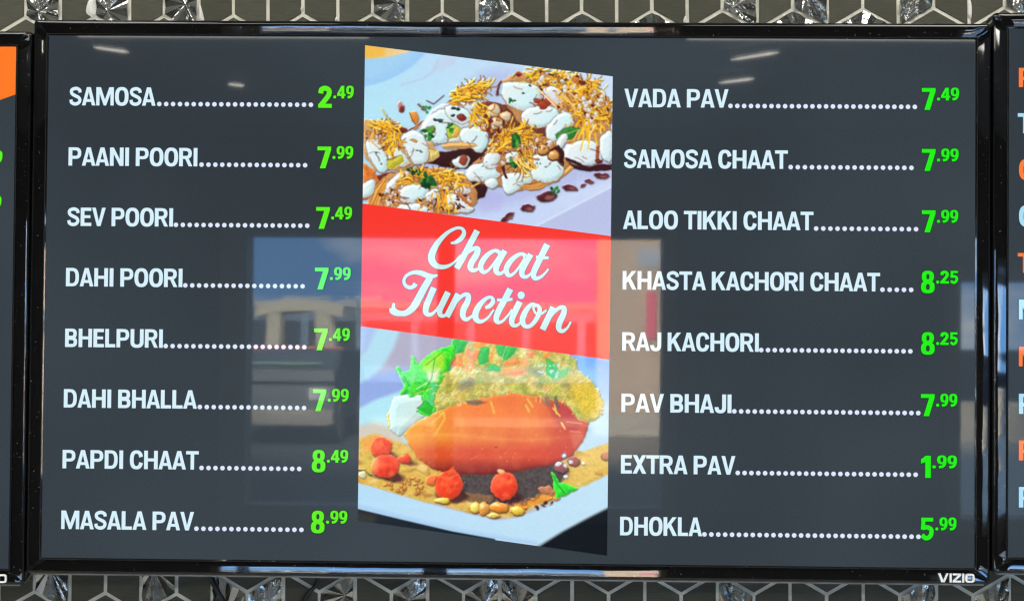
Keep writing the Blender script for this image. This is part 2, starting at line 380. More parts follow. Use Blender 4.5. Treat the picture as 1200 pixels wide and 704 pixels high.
    poly([(668, 192), (672, 196), (655, 212), (630, 223), (600, 224), (600, 219), (622, 216), (645, 210), (660, 200)], (235, 170, 80), col2=(205, 130, 60), ang=100)
    line([(668, 196), (655, 210), (632, 220), (604, 223)], 1.2, (245, 205, 140), .8)
    yog([(546, 204), (552, 196), (576, 188), (586, 198), (584, 207), (566, 212), (551, 212)])
    yog([(566, 188), (574, 176), (583, 174), (586, 184), (578, 196), (568, 196)], (218, 235, 238))
    yog([(530, 188), (540, 182), (550, 184), (548, 194), (542, 198), (532, 193)])
    yog([(586, 206), (600, 202), (620, 204), (624, 212), (608, 220), (600, 227), (593, 226), (589, 216)])
    yog([(618, 186), (634, 179), (650, 188), (660, 198), (654, 210), (636, 214), (624, 208), (620, 198)])
    yog([(591, 182), (602, 176), (610, 182), (606, 190), (594, 190)], (210, 236, 240)); yog([(586, 168), (594, 168), (598, 178), (590, 178)], (215, 220, 235), ew=.7)
    yog([(568, 212), (580, 208), (584, 216), (578, 222), (570, 218)], (210, 235, 240), ew=.6)
    sauce(543, 188, 5, 6, 0, (150, 70, 50)); sauce(585, 198, 5, 4, 0, (190, 110, 60)); sauce(587, 174, 4, 7, 0, (120, 40, 35))
    line([(589, 196), (594, 208)], 3, (70, 30, 30), 1, 1)
    for (x, y) in ((628, 196), (634, 192), (640, 196), (632, 188), (645, 192), (570, 192), (574, 178), (566, 196)): ell(x, y, 1.1, .7, 30, (110, 150, 165))
    chick(636, 175, 6.5); chick(649, 182, 6.5); chick(624, 170, 5, (225, 190, 150))
    scatter(612, 192, 18, 10, 46, 'cbycg'); scatter(625, 168, 26, 8, 40, 'cbcys')
    sev(602, 158, 20, 8, -12, 50, 15, (-60, 30), 1.7); sev(580, 172, 12, 8, -35, 20, 18, (-60, -20), 1.6); sev(612, 182, 12, 12, 20, 18, 20, (50, 90), 1.8)
    for k in range(2): herb(604, 166, 6, 12)
    herb(600, 192, 5, 10)
    for (x, y, rx, ry, n) in ((605, 112, 22, 14, 9), (632, 138, 20, 10, 7), (686, 176, 22, 12, 7), (515, 150, 18, 14, 8), (556, 158, 14, 12, 6), (448, 180, 16, 14, 8), (486, 176, 14, 14, 6), (500, 232, 46, 14, 22), (570, 200, 22, 10, 8), (606, 212, 18, 10, 7), (640, 196, 18, 12, 6), (660, 150, 14, 10, 6)):
        for i in range(n // 2):
            a_ = rng.rand() * 6.28; d_ = math.sqrt(rng.rand()); cx_, cy_ = x + rx * d_ * math.cos(a_), y + ry * d_ * math.sin(a_)
            curl(cx_, cy_, rng.uniform(5, 15), rng.uniform(-60, 60), rng.uniform(.7, 1.8), [(120, 62, 48), (160, 98, 70), (96, 48, 40)][rng.randint(3)], .35, .6)
    # sauce drops on the plate
    for (x, y, rx, ry, an) in ((705, 206, 8, 2.8, 4), (691, 213, 5, 2, 0), (684, 218, 3.5, 1.5, 0), (668, 221, 9, 3.2, 4), (641, 231, 12, 6, -6), (618, 244, 8, 3.6, -10), (594, 255, 9, 3, -32)):
        ell(x, y, rx + .8, ry + .8, an, (140, 90, 110), .8); ell(x, y, rx, ry, an, (80, 32, 38)); ell(x + rx * .3, y + ry * .2, rx * .5, ry * .5, an, (165, 105, 95), .8, soft=1)
    herb(650, 224, 5, 7)
    # ================= lower picture
    L = GY > 330
    def under(x, y): return
    bg = np.array((184, 182, 206)) * np.ones((PHGT, PWID, 1)); img[L] = bg[L]
    r = np.clip((GX - 600) / 70, 0, 1)[..., None] * L[..., None]
    dwn = np.clip((GY - 425) / 90, 0, 1)[..., None]
    img[:] = img * (1 - r) + (np.array((122, 178, 248)) * (1 - dwn) + np.array((186, 228, 242)) * dwn) * r
    ell(505, 400, 60, 40, -10, (176, 172, 196), .8, 0, 12)
    poly([(415, 425), (440, 438), (478, 430), (500, 440), (500, 470), (415, 482)], (150, 174, 230), 1, 0, 5)
    poly([(415, 375), (446, 384), (436, 404), (415, 425)], (172, 196, 238), 1, 0, 4)
    poly([(444, 380), (470, 384), (462, 406), (448, 430), (432, 444), (418, 450), (414, 424), (430, 410)], (178, 222, 240), 1, 0, 3)
    poly([(414, 482), (440, 468), (470, 458), (520, 470), (520, 520), (414, 520)], (180, 232, 246), 1, 0, 2.5)
    poly([(414, 500), (440, 494), (470, 505), (480, 530), (414, 540)], (212, 205, 190), 1, 0, 4)
    poly([(640, 520), (690, 480), (720, 470), (720, 560), (640, 560)], (186, 222, 242), 1, 0, 4)
    # plate surface with masala
    poly([(414, 515), (440, 508), (475, 520), (530, 550), (640, 552), (672, 532), (720, 516), (720, 552), (668, 576), (606, 604), (585, 607), (500, 588), (414, 566)], (226, 184, 84), 1, 1, 2, vary=12)
    for i in range(330):
        x, y = rng.uniform(416, 716), rng.uniform(515, 606); w = img[int((y - PY0) * PS), int((x - PX0) * PS)]
        if abs(w[0] - 226) < 25 and abs(w[2] - 84) < 30: ell(x, y, rng.uniform(2, 9), rng.uniform(1, 3.4), rng.uniform(-20, 30), [(240, 204, 104), (200, 150, 58), (236, 178, 66), (214, 190, 92), (180, 120, 60), (244, 214, 140)][rng.randint(6)], .8, 1, 1.2)
    scatter(500, 568, 50, 10, 50, 'c'); scatter(620, 588, 44, 8, 40, 'cb'); poly([(590, 592), (650, 574), (668, 572), (640, 586), (604, 600)], (240, 150, 50), .8, vary=10)
    poly([(536, 553), (600, 550), (655, 540), (668, 552), (650, 572), (605, 590), (570, 592), (545, 584), (530, 570)], (84, 74, 72), 1, 1, 2.5, vary=12)
    poly([(545, 576), (580, 580), (575, 588), (548, 588)], (150, 110, 70), .8, vary=10)
    poly([(668, 545), (680, 533), (715, 520), (715, 548), (690, 556), (665, 566)], (232, 196, 100), .9, 1, 4, vary=10)
    # body of the kachori
    B = [(474, 508), (480, 498), (506, 485), (530, 474), (560, 466), (600, 461), (650, 462), (680, 474), (692, 488), (686, 512), (672, 532), (642, 546), (600, 553), (560, 556), (530, 555), (508, 549), (492, 538), (481, 524)]
    poly(B, (246, 150, 52), 1, 1, 1.2, col2=(226, 92, 62), ang=12, h=2.5)
    sb = box(465, 455, 700, 565)
    keep = img.copy()
    vv = np.clip((GY - 462) / 94, 0, 1); uu = np.clip((GX - 478) / 210, 0, 1)
    def mixin(msk, col): img[sb] = img[sb] * (1 - msk[sb][..., None]) + np.asarray(col, np.float32) * msk[sb][..., None]
    mixin(np.exp(-((vv - .22) / .20) ** 2) * .75 * np.exp(-((uu - .48) / .34) ** 2), (255, 132, 62))
    mixin(np.clip((vv - .56) / .14, 0, 1) * .75, (214, 60, 34)); mixin(np.clip((vv - .78) / .2, 0, 1) * .95, (120, 26, 30))
    mixin(np.clip((uu - .72) / .22, 0, 1) * .65, (196, 66, 66)); mixin(np.clip((.22 - uu) / .2, 0, 1) * np.clip(1.2 - vv, 0, 1) * .75, (250, 178, 52))
    mixin(np.exp(-((GY - 512 - 3 * np.sin(GX / 30)) / 2.6) ** 2) * .55 * np.clip(1.1 - uu, 0, 1), (255, 178, 92))
    for (x, w_) in ((541, 3.5), (508, 6), (575, 9), (622, 12)): mixin(np.exp(-((GX - x - (GY - 500) * .12) / w_) ** 2) * np.exp(-((GY - 496) / 17) ** 2) * .22, (255, 192, 84))
    for (x, w_) in ((556, 6), (600, 7), (650, 6)): mixin(np.exp(-((GX - x + (GY - 500) * .1) / w_) ** 2) * np.exp(-((GY - 520) / 24) ** 2) * .14, (206, 62, 34))
    mixin(np.clip(N5 * .5 + N1 * .35, 0, 1) * .35, (255, 170, 90)); mixin(np.clip(-N5 * .5 - N2 * .3, 0, 1) * .35, (206, 60, 40))
    poly([(640, 470), (668, 474), (690, 490), (672, 505), (655, 500)], (190, 62, 70), .7, 1, 3); line([(664, 494), (682, 496)], 1.6, (255, 175, 150), .6); line([(668, 505), (680, 506)], 1.6, (255, 180, 150), .6)
    for i in range(30): ell(rng.uniform(490, 670), rng.uniform(500, 545), .8, .6, 0, (255, 190, 140), .6)
    ell(582, 523, 2, 1, 0, (120, 40, 40), .6)
    # restore outside of the body silhouette
    P = np.array(B, float); X, Y = WX[sb], WY[sb]; ins = np.zeros(X.shape, bool)
    for i in range(len(P)):
        (x1, y1), (x2, y2) = P[i], P[(i + 1) % len(P)]
        ins ^= ((y1 > Y) != (y2 > Y)) & (X < (x2 - x1) * (Y - y1) / ((y2 - y1) or 1e-9) + x1)
    img[sb] = np.where(ins[..., None], img[sb], keep[sb])
    # yoghurt at the left, lettuce
    poly([(452, 486), (462, 478), (460, 500), (466, 508), (455, 500)], (242, 200, 80), .9, 1, 1)
    poly([(458, 478), (463, 464), (500, 460), (506, 478), (482, 500), (468, 510), (458, 503), (455, 490)], (200, 238, 238), 1, 1, 1.2, h=5, col2=(216, 232, 226), ang=0)
    LET = [(463, 432), (467, 428), (472, 436), (481, 434), (483, 416), (487, 418), (490, 428), (500, 417), (516, 408), (530, 404), (532, 396), (548, 398), (546, 410), (530, 424), (524, 440), (514, 456), (514, 478), (502, 488), (490, 483), (497, 472), (494, 462), (482, 466), (478, 460), (467, 463), (474, 450), (472, 446)]
    poly(LET, (62, 232, 52), 1, 1, .8, vary=8)
    lt = box(460, 395, 550, 492); gm = (img[lt][..., 1] > 200) & (img[lt][..., 0] < 110) & (img[lt][..., 2] < 110)
    for q_, c_ in ((np.clip(N3[lt] * 1.6, 0, 1) * .6, (160, 246, 70)), (np.clip(-N4[lt] * 1.8, 0, 1) * .6, (16, 168, 48)), (np.clip(N1[lt] * 1.5 - .1, 0, 1) * .6, (120, 240, 140))):
        q_ = (q_ * gm)[..., None]; img[lt] = img[lt] * (1 - q_) + np.asarray(c_, np.float32) * q_
    poly([(498, 424), (512, 414), (522, 416), (520, 432), (506, 438), (494, 434)], (178, 236, 50), .9, 1, 2); poly([(500, 436), (516, 432), (514, 446), (502, 448)], (235, 232, 190), .9, 1, 2)
    poly([(484, 420), (488, 440), (480, 456)], (120, 240, 120), .8, 1, 1.5); poly([(504, 450), (512, 448), (510, 474), (502, 474)], (90, 215, 150), .8, 1, 2)
    line([(488, 455), (500, 448)], 1.2, (225, 250, 220)); line([(486, 461), (506, 454)], 1.5, (190, 220, 80)); line([(474, 442), (480, 452)], 2, (30, 200, 60)); poly([(490, 478), (500, 468), (508, 478), (504, 488)], (30, 190, 40), .9)
    line([(466, 434), (470, 444), (474, 452)], 1.5, (160, 240, 200)); line([(520, 412), (500, 428)], 1.4, (120, 220, 60)); line([(510, 420), (506, 444), (498, 458)], 1.2, (25, 170, 60), .8)
    # topping
    TOP = [(511, 482), (508, 468), (514, 452), (522, 440), (536, 428), (532, 412), (545, 402), (575, 398), (620, 404), (655, 410), (674, 420), (678, 434), (692, 446), (704, 462), (707, 474), (702, 488), (690, 494), (676, 488), (662, 472), (640, 464), (600, 461), (560, 466), (530, 474)]
    poly(TOP, (214, 204, 92), 1, 1, 1.2, vary=10, h=2.5)
    for i in range(1500):
        x, y = rng.uniform(508, 706), rng.uniform(402, 492)
        j, i2 = int((y - PY0) * PS), int((x - PX0) * PS)
        c = img[j, i2]
        if abs(c[0] - 214) < 40 and abs(c[1] - 204) < 40 and abs(c[2] - 92) < 45:
            col = [(232, 226, 120), (198, 178, 82), (222, 200, 70), (244, 238, 170), (186, 170, 80), (232, 214, 130)][rng.randint(6)]
            curl(x, y, rng.uniform(3, 8), rng.uniform(0, 360), 1.3, col, .9, .9)
    tp = box(500, 395, 715, 500)
    tm = (np.abs(img[tp][..., 0] - 214) < 45) & (np.abs(img[tp][..., 2] - 100) < 75) & (img[tp][..., 1] > 160) & (img[tp][..., 1] < 245) & (GX[tp] > 514) & (img[tp][..., 0] > 170)
    for q_, c_ in ((np.clip(N1[tp] * 1.8, 0, 1) * .55, (246, 238, 168)), (np.clip(-N2[tp] * 1.8, 0, 1) * .5, (150, 140, 62)), (np.clip(N2[tp] * 1.6 - .2, 0, 1) * .5, (240, 176, 90)), (np.clip(-N1[tp] * 1.6 - .3, 0, 1) * .5, (120, 176, 70))):
        q_ = (q_ * tm)[..., None]; img[tp] = img[tp] * (1 - q_) + np.asarray(c_, np.float32) * q_
    poly([(650, 430), (690, 446), (706, 470), (700, 488), (684, 488), (670, 470)], (226, 192, 64), .75, 1, 3, vary=16)
    poly([(672, 452), (690, 450), (700, 470), (694, 484), (680, 478)], (236, 204, 60), .7, 1, 3, vary=12)
    for (x, y, rx, ry, a_) in ((545, 452, 12, 8, -10), (552, 448, 8, 5, 0), (628, 436, 10, 6, 20), (646, 432, 8, 5, 10), (664, 452, 7, 5, 30), (632, 452, 6, 3, 20), (641, 468, 6, 7, -20)):
        ell(x, y, rx * .85, ry * .85, a_, (126, 124, 96), .6, 1, 2.6)
    for (x, y, rx, ry, c) in ((536, 424, 8, 6, 0), (548, 428, 8, 7, 1), (556, 416, 9, 6, 0), (562, 402, 8, 5, 1), (545, 412, 6, 5, 0), (574, 418, 6, 5, 1), (600, 424, 10, 5, 0), (614, 424, 6, 5, 1), (622, 414, 5, 5, 0), (640, 414, 5, 6, 1), (605, 436, 12, 4, 0), (590, 434, 10, 3, 1)):
        ell(x, y, rx, ry, -10, [(248, 138, 72), (250, 160, 60)][c], .9, 1, 1.2); ell(x - 1, y - 2, rx * .5, ry * .4, -10, (255, 190, 110), .7, 1, 1.2)
    for pts in ([(532, 394), (548, 398), (544, 412), (533, 414)], [(564, 408), (574, 406), (572, 424), (562, 428), (560, 420)], [(580, 402), (594, 400), (592, 420), (584, 416)], [(594, 402), (610, 404), (600, 418), (590, 424)], [(640, 418), (648, 424), (655, 434), (648, 444), (640, 438)], [(574, 426), (588, 430), (586, 436), (570, 434)]):
        poly(pts, (40, 196, 84), .95, 1, 1, vary=10)
    line([(594, 404), (588, 420)], 1.1, (170, 240, 150)); line([(548, 404), (543, 420), (545, 430)], 1.4, (240, 215, 90)); poly([(644, 436), (668, 430), (664, 442), (648, 444)], (90, 200, 110), .8, 1, 1.5)
    for i in range(26): ell(rng.uniform(536, 560), rng.uniform(424, 438), .9, .7, 0, (255, 240, 190), .8)
    for i in range(22):
        x, y = (rng.uniform(624, 660), rng.uniform(424, 440)); ell(x, y, 1.8, 1.1, rng.uniform(0, 180), (205, 240, 235), .85)
    poly([(546, 470), (556, 468), (570, 470), (560, 474), (548, 474)], (70, 90, 90), .7, 1, 1.2)
    for pts in ([(575, 470), (579, 483)], [(618, 467), (624, 476)], [(616, 474), (620, 482)], [(650, 474), (652, 484)], [(506, 495), (520, 483), (521, 490), (510, 508)], [(658, 495), (662, 502)]):
        line(pts, 2.2, (246, 196, 84))
    line([(648, 478), (656, 487)], 2, (240, 205, 90)); line([(650, 466), (654, 476)], 4, (100, 100, 96), .8, 1)
    # tomatoes and peas
    def tom(x, y, rx, ry, hl=1):
        ell(x + 4, y + ry * .75, rx * 1.1, ry * .45, 8, (72, 34, 36), .9, 1, 1.5)
        ell(x, y, rx, ry, 0, (250, 74, 40), rim=(236, 92, 52), shade=16); ell(x - rx * .3, y - ry * .3, rx * .45, ry * .4, 0, (255, 116, 66), .6, 1, 2)
        for i in range(int(rx * 1.6)):
            a_ = rng.rand() * 6.28; q = math.sqrt(rng.rand()) * .86; s_ = rng.uniform(1.5, 4.2)
            ell(x + math.cos(a_) * q * rx, y + math.sin(a_) * q * ry, s_, s_ * .75, rng.uniform(0, 180), [(255, 92, 52), (238, 60, 34), (222, 48, 30), (255, 120, 66)][rng.randint(4)], .5, soft=1)
    ell(437, 522, 12, 11, 0, (250, 160, 60), .7, 1, 3); tom(447, 524, 13, 12); tom(474, 538, 8, 5); tom(452, 546, 16, 15); ell(440, 544, 4, 8, 10, (250, 170, 110), .7, 1, 2)
    ell(507, 562, 8, 6, -20, (246, 120, 60)); tom(526, 568, 17, 17); poly([(522, 552), (532, 546), (535, 556), (526, 560)], (246, 90, 50))
    tom(591, 569, 16, 17); ell(587, 551, 4.5, 2.4, 0, (250, 200, 140))
    for (x, y, rx, ry, c) in ((518, 586, 9, 3.8, (240, 224, 90)), (556, 594, 5, 6, (246, 226, 100)), (567, 595, 7, 7, (232, 160, 70)), (585, 594, 11, 6, (250, 150, 50)), (606, 598, 8, 5, (238, 210, 70)), (578, 604, 7, 3, (240, 214, 110))):
        ell(x + 1, y + 1.4, rx, ry, 0, (140, 90, 50)); ell(x, y, rx, ry, 0, c, rim=(220, 150, 60), shade=12); ell(x - rx * .3, y - ry * .4, rx * .4, ry * .3, 0, (255, 245, 190), .7, 1, 1)
    poly([(646, 552), (651, 554), (655, 564), (666, 566), (677, 573), (664, 580), (652, 583), (649, 570)], (60, 226, 58), 1, 1, .7, vary=14); line([(648, 556), (654, 568), (662, 578)], 1.2, (30, 170, 50))
    poly([(630, 572), (644, 566), (650, 576), (648, 580), (634, 578)], (205, 130, 90), .9, vary=8)
    for (x, y, c) in ((658, 548, (150, 92, 96)), (672, 540, (170, 96, 90)), (711, 535, (196, 128, 90))):
        ell(x, y, 8, 5.5, 15, c, rim=(100, 60, 66))
    for (x, y) in ((660, 533), (655, 543), (662, 546), (684, 542), (663, 558), (668, 540)): ell(x, y, 2.6, 2.2, 0, (228, 232, 238))
    ell(660.5, 532.5, 4, 4, 0, (120, 150, 180), .5); ell(660.5, 532.5, 2.4, 2.4, 0, (235, 245, 250))
    ell(425, 556, 5, 4, 0, (228, 226, 200)); line([(417, 552), (428, 550), (436, 556)], 2, (70, 50, 50), .9, 1)
    ell(430, 545, 7, 12, 0, (222, 200, 80), .6, 1, 4)
    # plate rim and what lies under it
    poly([(412, 563), (440, 571), (500, 589), (560, 604), (585, 609), (606, 606), (640, 594), (668, 579), (722, 551), (722, 655), (412, 655)], (184, 222, 248), 1, 0, .9, col2=(196, 228, 246), ang=0)
    line([(418, 592), (470, 606), (540, 622), (600, 632), (628, 636)], 4, (150, 190, 235), .5, soft=3)
    poly([(412, 594), (470, 608), (530, 622), (580, 631), (580, 645), (412, 645)], (34, 40, 46), 1, 0, .8, col2=(16, 30, 48), ang=0)
    poly([(412, 598), (440, 603), (440, 620), (412, 620)], (60, 60, 56), .7, 0, 3)
    poly([(630, 641), (660, 622), (690, 606), (722, 590), (722, 660), (600, 660)], (12, 20, 28), 1, 0, 1.2)
    line([(628, 641), (660, 622), (690, 606), (722, 590)], 2.4, (120, 130, 135), .6, soft=1.2)
    def blur(A, n):
        for _ in range(n):
            A = (A + np.roll(A, 1, 0) + np.roll(A, -1, 0)) / 3; A = (A + np.roll(A, 1, 1) + np.roll(A, -1, 1)) / 3
        return A
    Hs = blur(HG + N4 * .15 * (HG > .5), 2); dy_, dx_ = np.gradient(Hs); s = (dx_ * .55 + dy_ * .85) * PS
    sm = np.tanh(s * .75)
    img *= (1 + .30 * sm)[..., None]; img += (np.clip(sm - .55, 0, 1) * 90)[..., None] * (HG > .5)[..., None]
    img *= (1 - np.clip((blur(HG, 14) - HG) * .10, 0, .34))[..., None]
    img[:] += (NF * 3)[..., None]
    # slight phone-camera softness
    k = (np.roll(img, 1, 0) + np.roll(img, -1, 0) + np.roll(img, 1, 1) + np.roll(img, -1, 1) + 2 * img) / 6
    k = blur(k, 1) * .6 + k * .4
    return np.clip(k, 0, 255)

# ================================================================= THE TILED WALL
WALL_Y = .070                                # face of the grout, behind the screens
M_grout = mat('grout', srgb(232, 228, 212), .85, noise=(70, .28), bump=(420, .0011))
M_tile = None
def tile_material():
    m = bpy.data.materials.new('dark_glazed_tile'); m.use_nodes = True; t = m.node_tree; p = t.nodes['Principled BSDF']
    co = N(t, 'ShaderNodeTexCoord'); mp = N(t, 'ShaderNodeMapping'); mp.inputs['Scale'].default_value = (60, 60, 1400)
    n = N(t, 'ShaderNodeTexNoise', i_Scale=1.0, i_Detail=4.0); n2 = N(t, 'ShaderNodeTexNoise', i_Scale=900.0, i_Detail=2.0); n3 = N(t, 'ShaderNodeTexNoise', i_Scale=25.0)
    ob = N(t, 'ShaderNodeObjectInfo')
    x = N(t, 'ShaderNodeMix', data_type='RGBA'); x.inputs[6].default_value = (.040, .041, .028, 1); x.inputs[7].default_value = (.118, .116, .088, 1)
    a = N(t, 'ShaderNodeMath', operation='ADD'); b = N(t, 'ShaderNodeMath', operation='MULTIPLY_ADD'); b.inputs[1].default_value = .25; b.inputs[2].default_value = -.12
    c = N(t, 'ShaderNodeMath', operation='MULTIPLY_ADD'); c.inputs[1].default_value = .5
    k = t.links.new
    k(co.outputs['Object'], mp.inputs[0]); k(mp.outputs[0], n.inputs['Vector']); k(co.outputs['Object'], n2.inputs['Vector']); k(co.outputs['Object'], n3.inputs['Vector'])
    k(ob.outputs['Random'], b.inputs[0]); k(n.outputs[0], a.inputs[0]); k(b.outputs[0], a.inputs[1]); k(n2.outputs[0], c.inputs[0]); c.inputs[1].default_value = .35; k(a.outputs[0], c.inputs[2])
    d = N(t, 'ShaderNodeMath', operation='SUBTRACT'); d.inputs[1].default_value = .17; k(c.outputs[0], d.inputs[0]); k(d.outputs[0], x.inputs[0]); k(x.outputs[2], p.inputs['Base Color'])
    bp = N(t, 'ShaderNodeBump', i_Strength=.5, i_Distance=.0003); k(n.outputs[0], bp.inputs['Height']); k(bp.outputs[0], p.inputs['Normal'])
    p.inputs['Roughness'].default_value = .55; p.inputs['Specular IOR Level'].default_value = .14
    return m
M_tile = tile_material()
M_glass = mat('pewter_glass_tile', (.46, .47, .45), .10, .9, .5, noise=(60, .35), bump=(90, .0012))

bm = bmesh.new(); box(bm, -2.6, 2.6, WALL_Y, WALL_Y + .12, 0, CEIL)
wall = structure('wall', bm, M_grout, 'wall of hexagonal mosaic tiles with pale grout behind the screens')

GAP = .0037
def clip_half(pts, n, off):                    # Sutherland-Hodgman against n.p <= off
    out = []
    for i in range(len(pts)):
        a, b = pts[i], pts[(i + 1) % len(pts)]; da, db = a[0] * n[0] + a[1] * n[1] - off, b[0] * n[0] + b[1] * n[1] - off
        if da <= 0: out.append(a)
        if (da < 0 < db) or (db < 0 < da):
            t = da / (da - db); out.append((a[0] + (b[0] - a[0]) * t, a[1] + (b[1] - a[1]) * t))
    return out
def tile_piece(P, glass, seed, rotz):
    """P: outline in the plane of the wall round its own centre"""
    r = random.Random(seed); bm = bmesh.new(); cx = sum(p[0] for p in P) / len(P); cz = sum(p[1] for p in P) / len(P)
    T = .0012; P = [(p[0] - cx, p[1] - cz) for p in P]
    if not glass:
        bot = [bm.verts.new((p[0], 0, p[1])) for p in P]; mid = [bm.verts.new((p[0], -T + .0004, p[1])) for p in P]
        top = [bm.verts.new((p[0] * .985, -T, p[1] * .985)) for p in P]; n = len(P)
        for a, b in ((bot, mid), (mid, top)):
            for i in range(n): bm.faces.new((a[i], a[(i + 1) % n], b[(i + 1) % n], b[i]))
        bm.faces.new(top)
    else:                                      # moulded glass: ridges running out from an off-centre hub
        per = []
        for i in range(len(P)):
            a, b = P[i], P[(i + 1) % len(P)]; L = math.hypot(b[0] - a[0], b[1] - a[1]); k = max(1, round(L / .0085))
            for j in range(k): per.append((a[0] + (b[0] - a[0]) * j / k, a[1] + (b[1] - a[1]) * j / k))
        if len(per) % 2: per.append(((per[-1][0] + per[0][0]) / 2, (per[-1][1] + per[0][1]) / 2))
        hx, hz = r.uniform(-.25, .25) * .036, r.uniform(-.4, .4) * .05
        hub = bm.verts.new((hx, -T - .0004, hz)); n = len(per)
        bot = [bm.verts.new((p[0], 0, p[1])) for p in per]
        top = [bm.verts.new((p[0], -T - (.0046 if i % 2 else -.0006) * r.uniform(.6, 1.2), p[1])) for i, p in enumerate(per)]
        for i in range(n):
            bm.faces.new((bot[i], bot[(i + 1) % n], top[(i + 1) % n], top[i])); bm.faces.new((top[i], top[(i + 1) % n], hub))
    bmesh.ops.recalc_face_normals(bm, faces=bm.faces)
    return bm, cx, cz
n_tiles = [0]
def lattice(ox, oz, Wd, ang, rows, cols, seam_row, glass_px, rng, lim):
    """pointy-top hexagons; ox, oz = the centre of hexagon (0, 0); rows with (j - seam_row) even are cut by an upright seam"""
    H = Wd / math.sqrt(3); ca, sa = math.cos(ang), math.sin(ang)
    for j in rows:
        for i in cols:
            ux, uz = Wd * (i + (.5 if j % 2 else 0)), -1.5 * H * j
            cx, cz = ox + ux * ca - uz * sa, oz + ux * sa + uz * ca
            if not lim(cx, cz): continue
            R = H - GAP / math.sqrt(3)
            hexa = [(R * math.sin(math.radians(60 * k)), R * math.cos(math.radians(60 * k))) for k in range(6)]
            halves = [hexa] if (j - seam_row) % 2 else [clip_half(hexa, (1, 0), -GAP / 2), clip_half(hexa, (-1, 0), -GAP / 2)]
            for h, P in enumerate(halves):
                P = [(p[0] * ca - p[1] * sa, p[0] * sa + p[1] * ca) for p in P]
                px = cx + ((-Wd / 4) if h == 0 else (Wd / 4)) if len(halves) == 2 else cx
                g = glass_px(px, cz, len(halves) == 2, rng)
                bm, mx_, mz_ = tile_piece(P, g, rnd.random(), 0)
                o = obj('glass_tile' if g else 'tile', bm, M_glass if g else M_tile, wall)
                o.location = (cx + mx_ + rnd.uniform(-.00028, .00028), WALL_Y - .0001, cz + mz_ + rnd.uniform(-.00028, .00028)); n_tiles[0] += 1
                o.rotation_euler = (rnd.uniform(-.006, .006), rnd.uniform(-.004, .004), rnd.uniform(-.006, .006))
def wp(px, py): return onplane(px, py, WALL_Y)
# upper field: hexagon side ends at y=20 (x=30) and y=12 (x=1094): 13 hexagons apart
a, b = wp(30.5, 21), wp(1094, 10)
Wt = math.hypot(b[0] - a[0], b[1] - a[1]) / 13; ang = math.atan2(b[1] - a[1], b[0] - a[0]); Ht = Wt / math.sqrt(3)
def pxset(pairs, y): return [(wp(p, y)[0], wp(q, y)[0]) for p, q in pairs]
GT = pxset([(31, 71), (111, 151), (192, 232), (432, 475), (555, 597), (844, 886), (927, 969), (1053, 1094), (1176, 1216)], 10)
GTW = pxset([(500, 530), (745, 775), (665, 690), (912, 940), (998, 1025)], 30)
def glass_top(x, z, half, r):
    if half: return any(p < x < q for p, q in GT) if abs(z - z_top) < .02 else r.random() < .38
    return any(p < x < q for p, q in GTW) if abs(z - z_topw) < .02 else r.random() < .3
# centre of the hexagon right of vertex a : its lower left side-end is a
def rotd(x, z, a_): return x * math.cos(a_) - z * math.sin(a_), x * math.sin(a_) + z * math.cos(a_)
dx, dz = rotd(Wt / 2, Ht / 2, ang); z_top = a[1] + dz + Wt * 6.5 * math.sin(ang); z_topw = z_top - 1.5 * Ht
EDGE_T = Z0 + .30; EDGE_B = Z0 - .295
lattice(a[0] + dx, a[1] + dz, Wt, ang, range(-2, 2), range(-3, 18), 0, glass_top, random.Random(3), lambda x, z: True)
# lower fields: the sheets of mosaic do not line up left and right of x=249
xs = wp(249, 690)[0]
a2, b2 = wp(40.5, 693), wp(207, 693); Wl = (b2[0] - a2[0]) / 2; Hl = Wl / math.sqrt(3)
GA = pxset([(41, 82), (166, 207)], 700); GB = pxset([(249, 290), (290, 332), (373, 415), (457, 500), (540, 627), (841, 884), (1056, 1098), (1141, 1184)], 700)
zA = a2[1] + Hl / 2
def glass_a(x, z, half, r): return any(p < x < q for p, q in GA) if half and abs(z - zA) < .02 else (half and r.random() < .4)
lattice(a2[0] + Wl / 2, zA, Wl, 0.0, range(-1, 3), range(-8, 4), 0, glass_a, random.Random(8), lambda x, z: x < xs - .01)
a3, b3 = wp(290, 693), wp(1140, 697); Wr = math.hypot(b3[0] - a3[0], b3[1] - a3[1]) / 10; an3 = math.atan2(b3[1] - a3[1], b3[0] - a3[0]); Hr = Wr / math.sqrt(3)
dx3, dz3 = rotd(Wr / 2, -Hr / 2, an3); zB = a3[1] + dz3 + 5 * Wr * math.sin(an3)
def glass_b(x, z, half, r): return any(p < x < q for p, q in GB) if half and abs(z - zB) < .02 else (half and r.random() < .4)
lattice(a3[0] + dx3, a3[1] + dz3, Wr, an3, range(-1, 2), range(-1, 16), 0, glass_b, random.Random(9), lambda x, z: x > xs + .012)
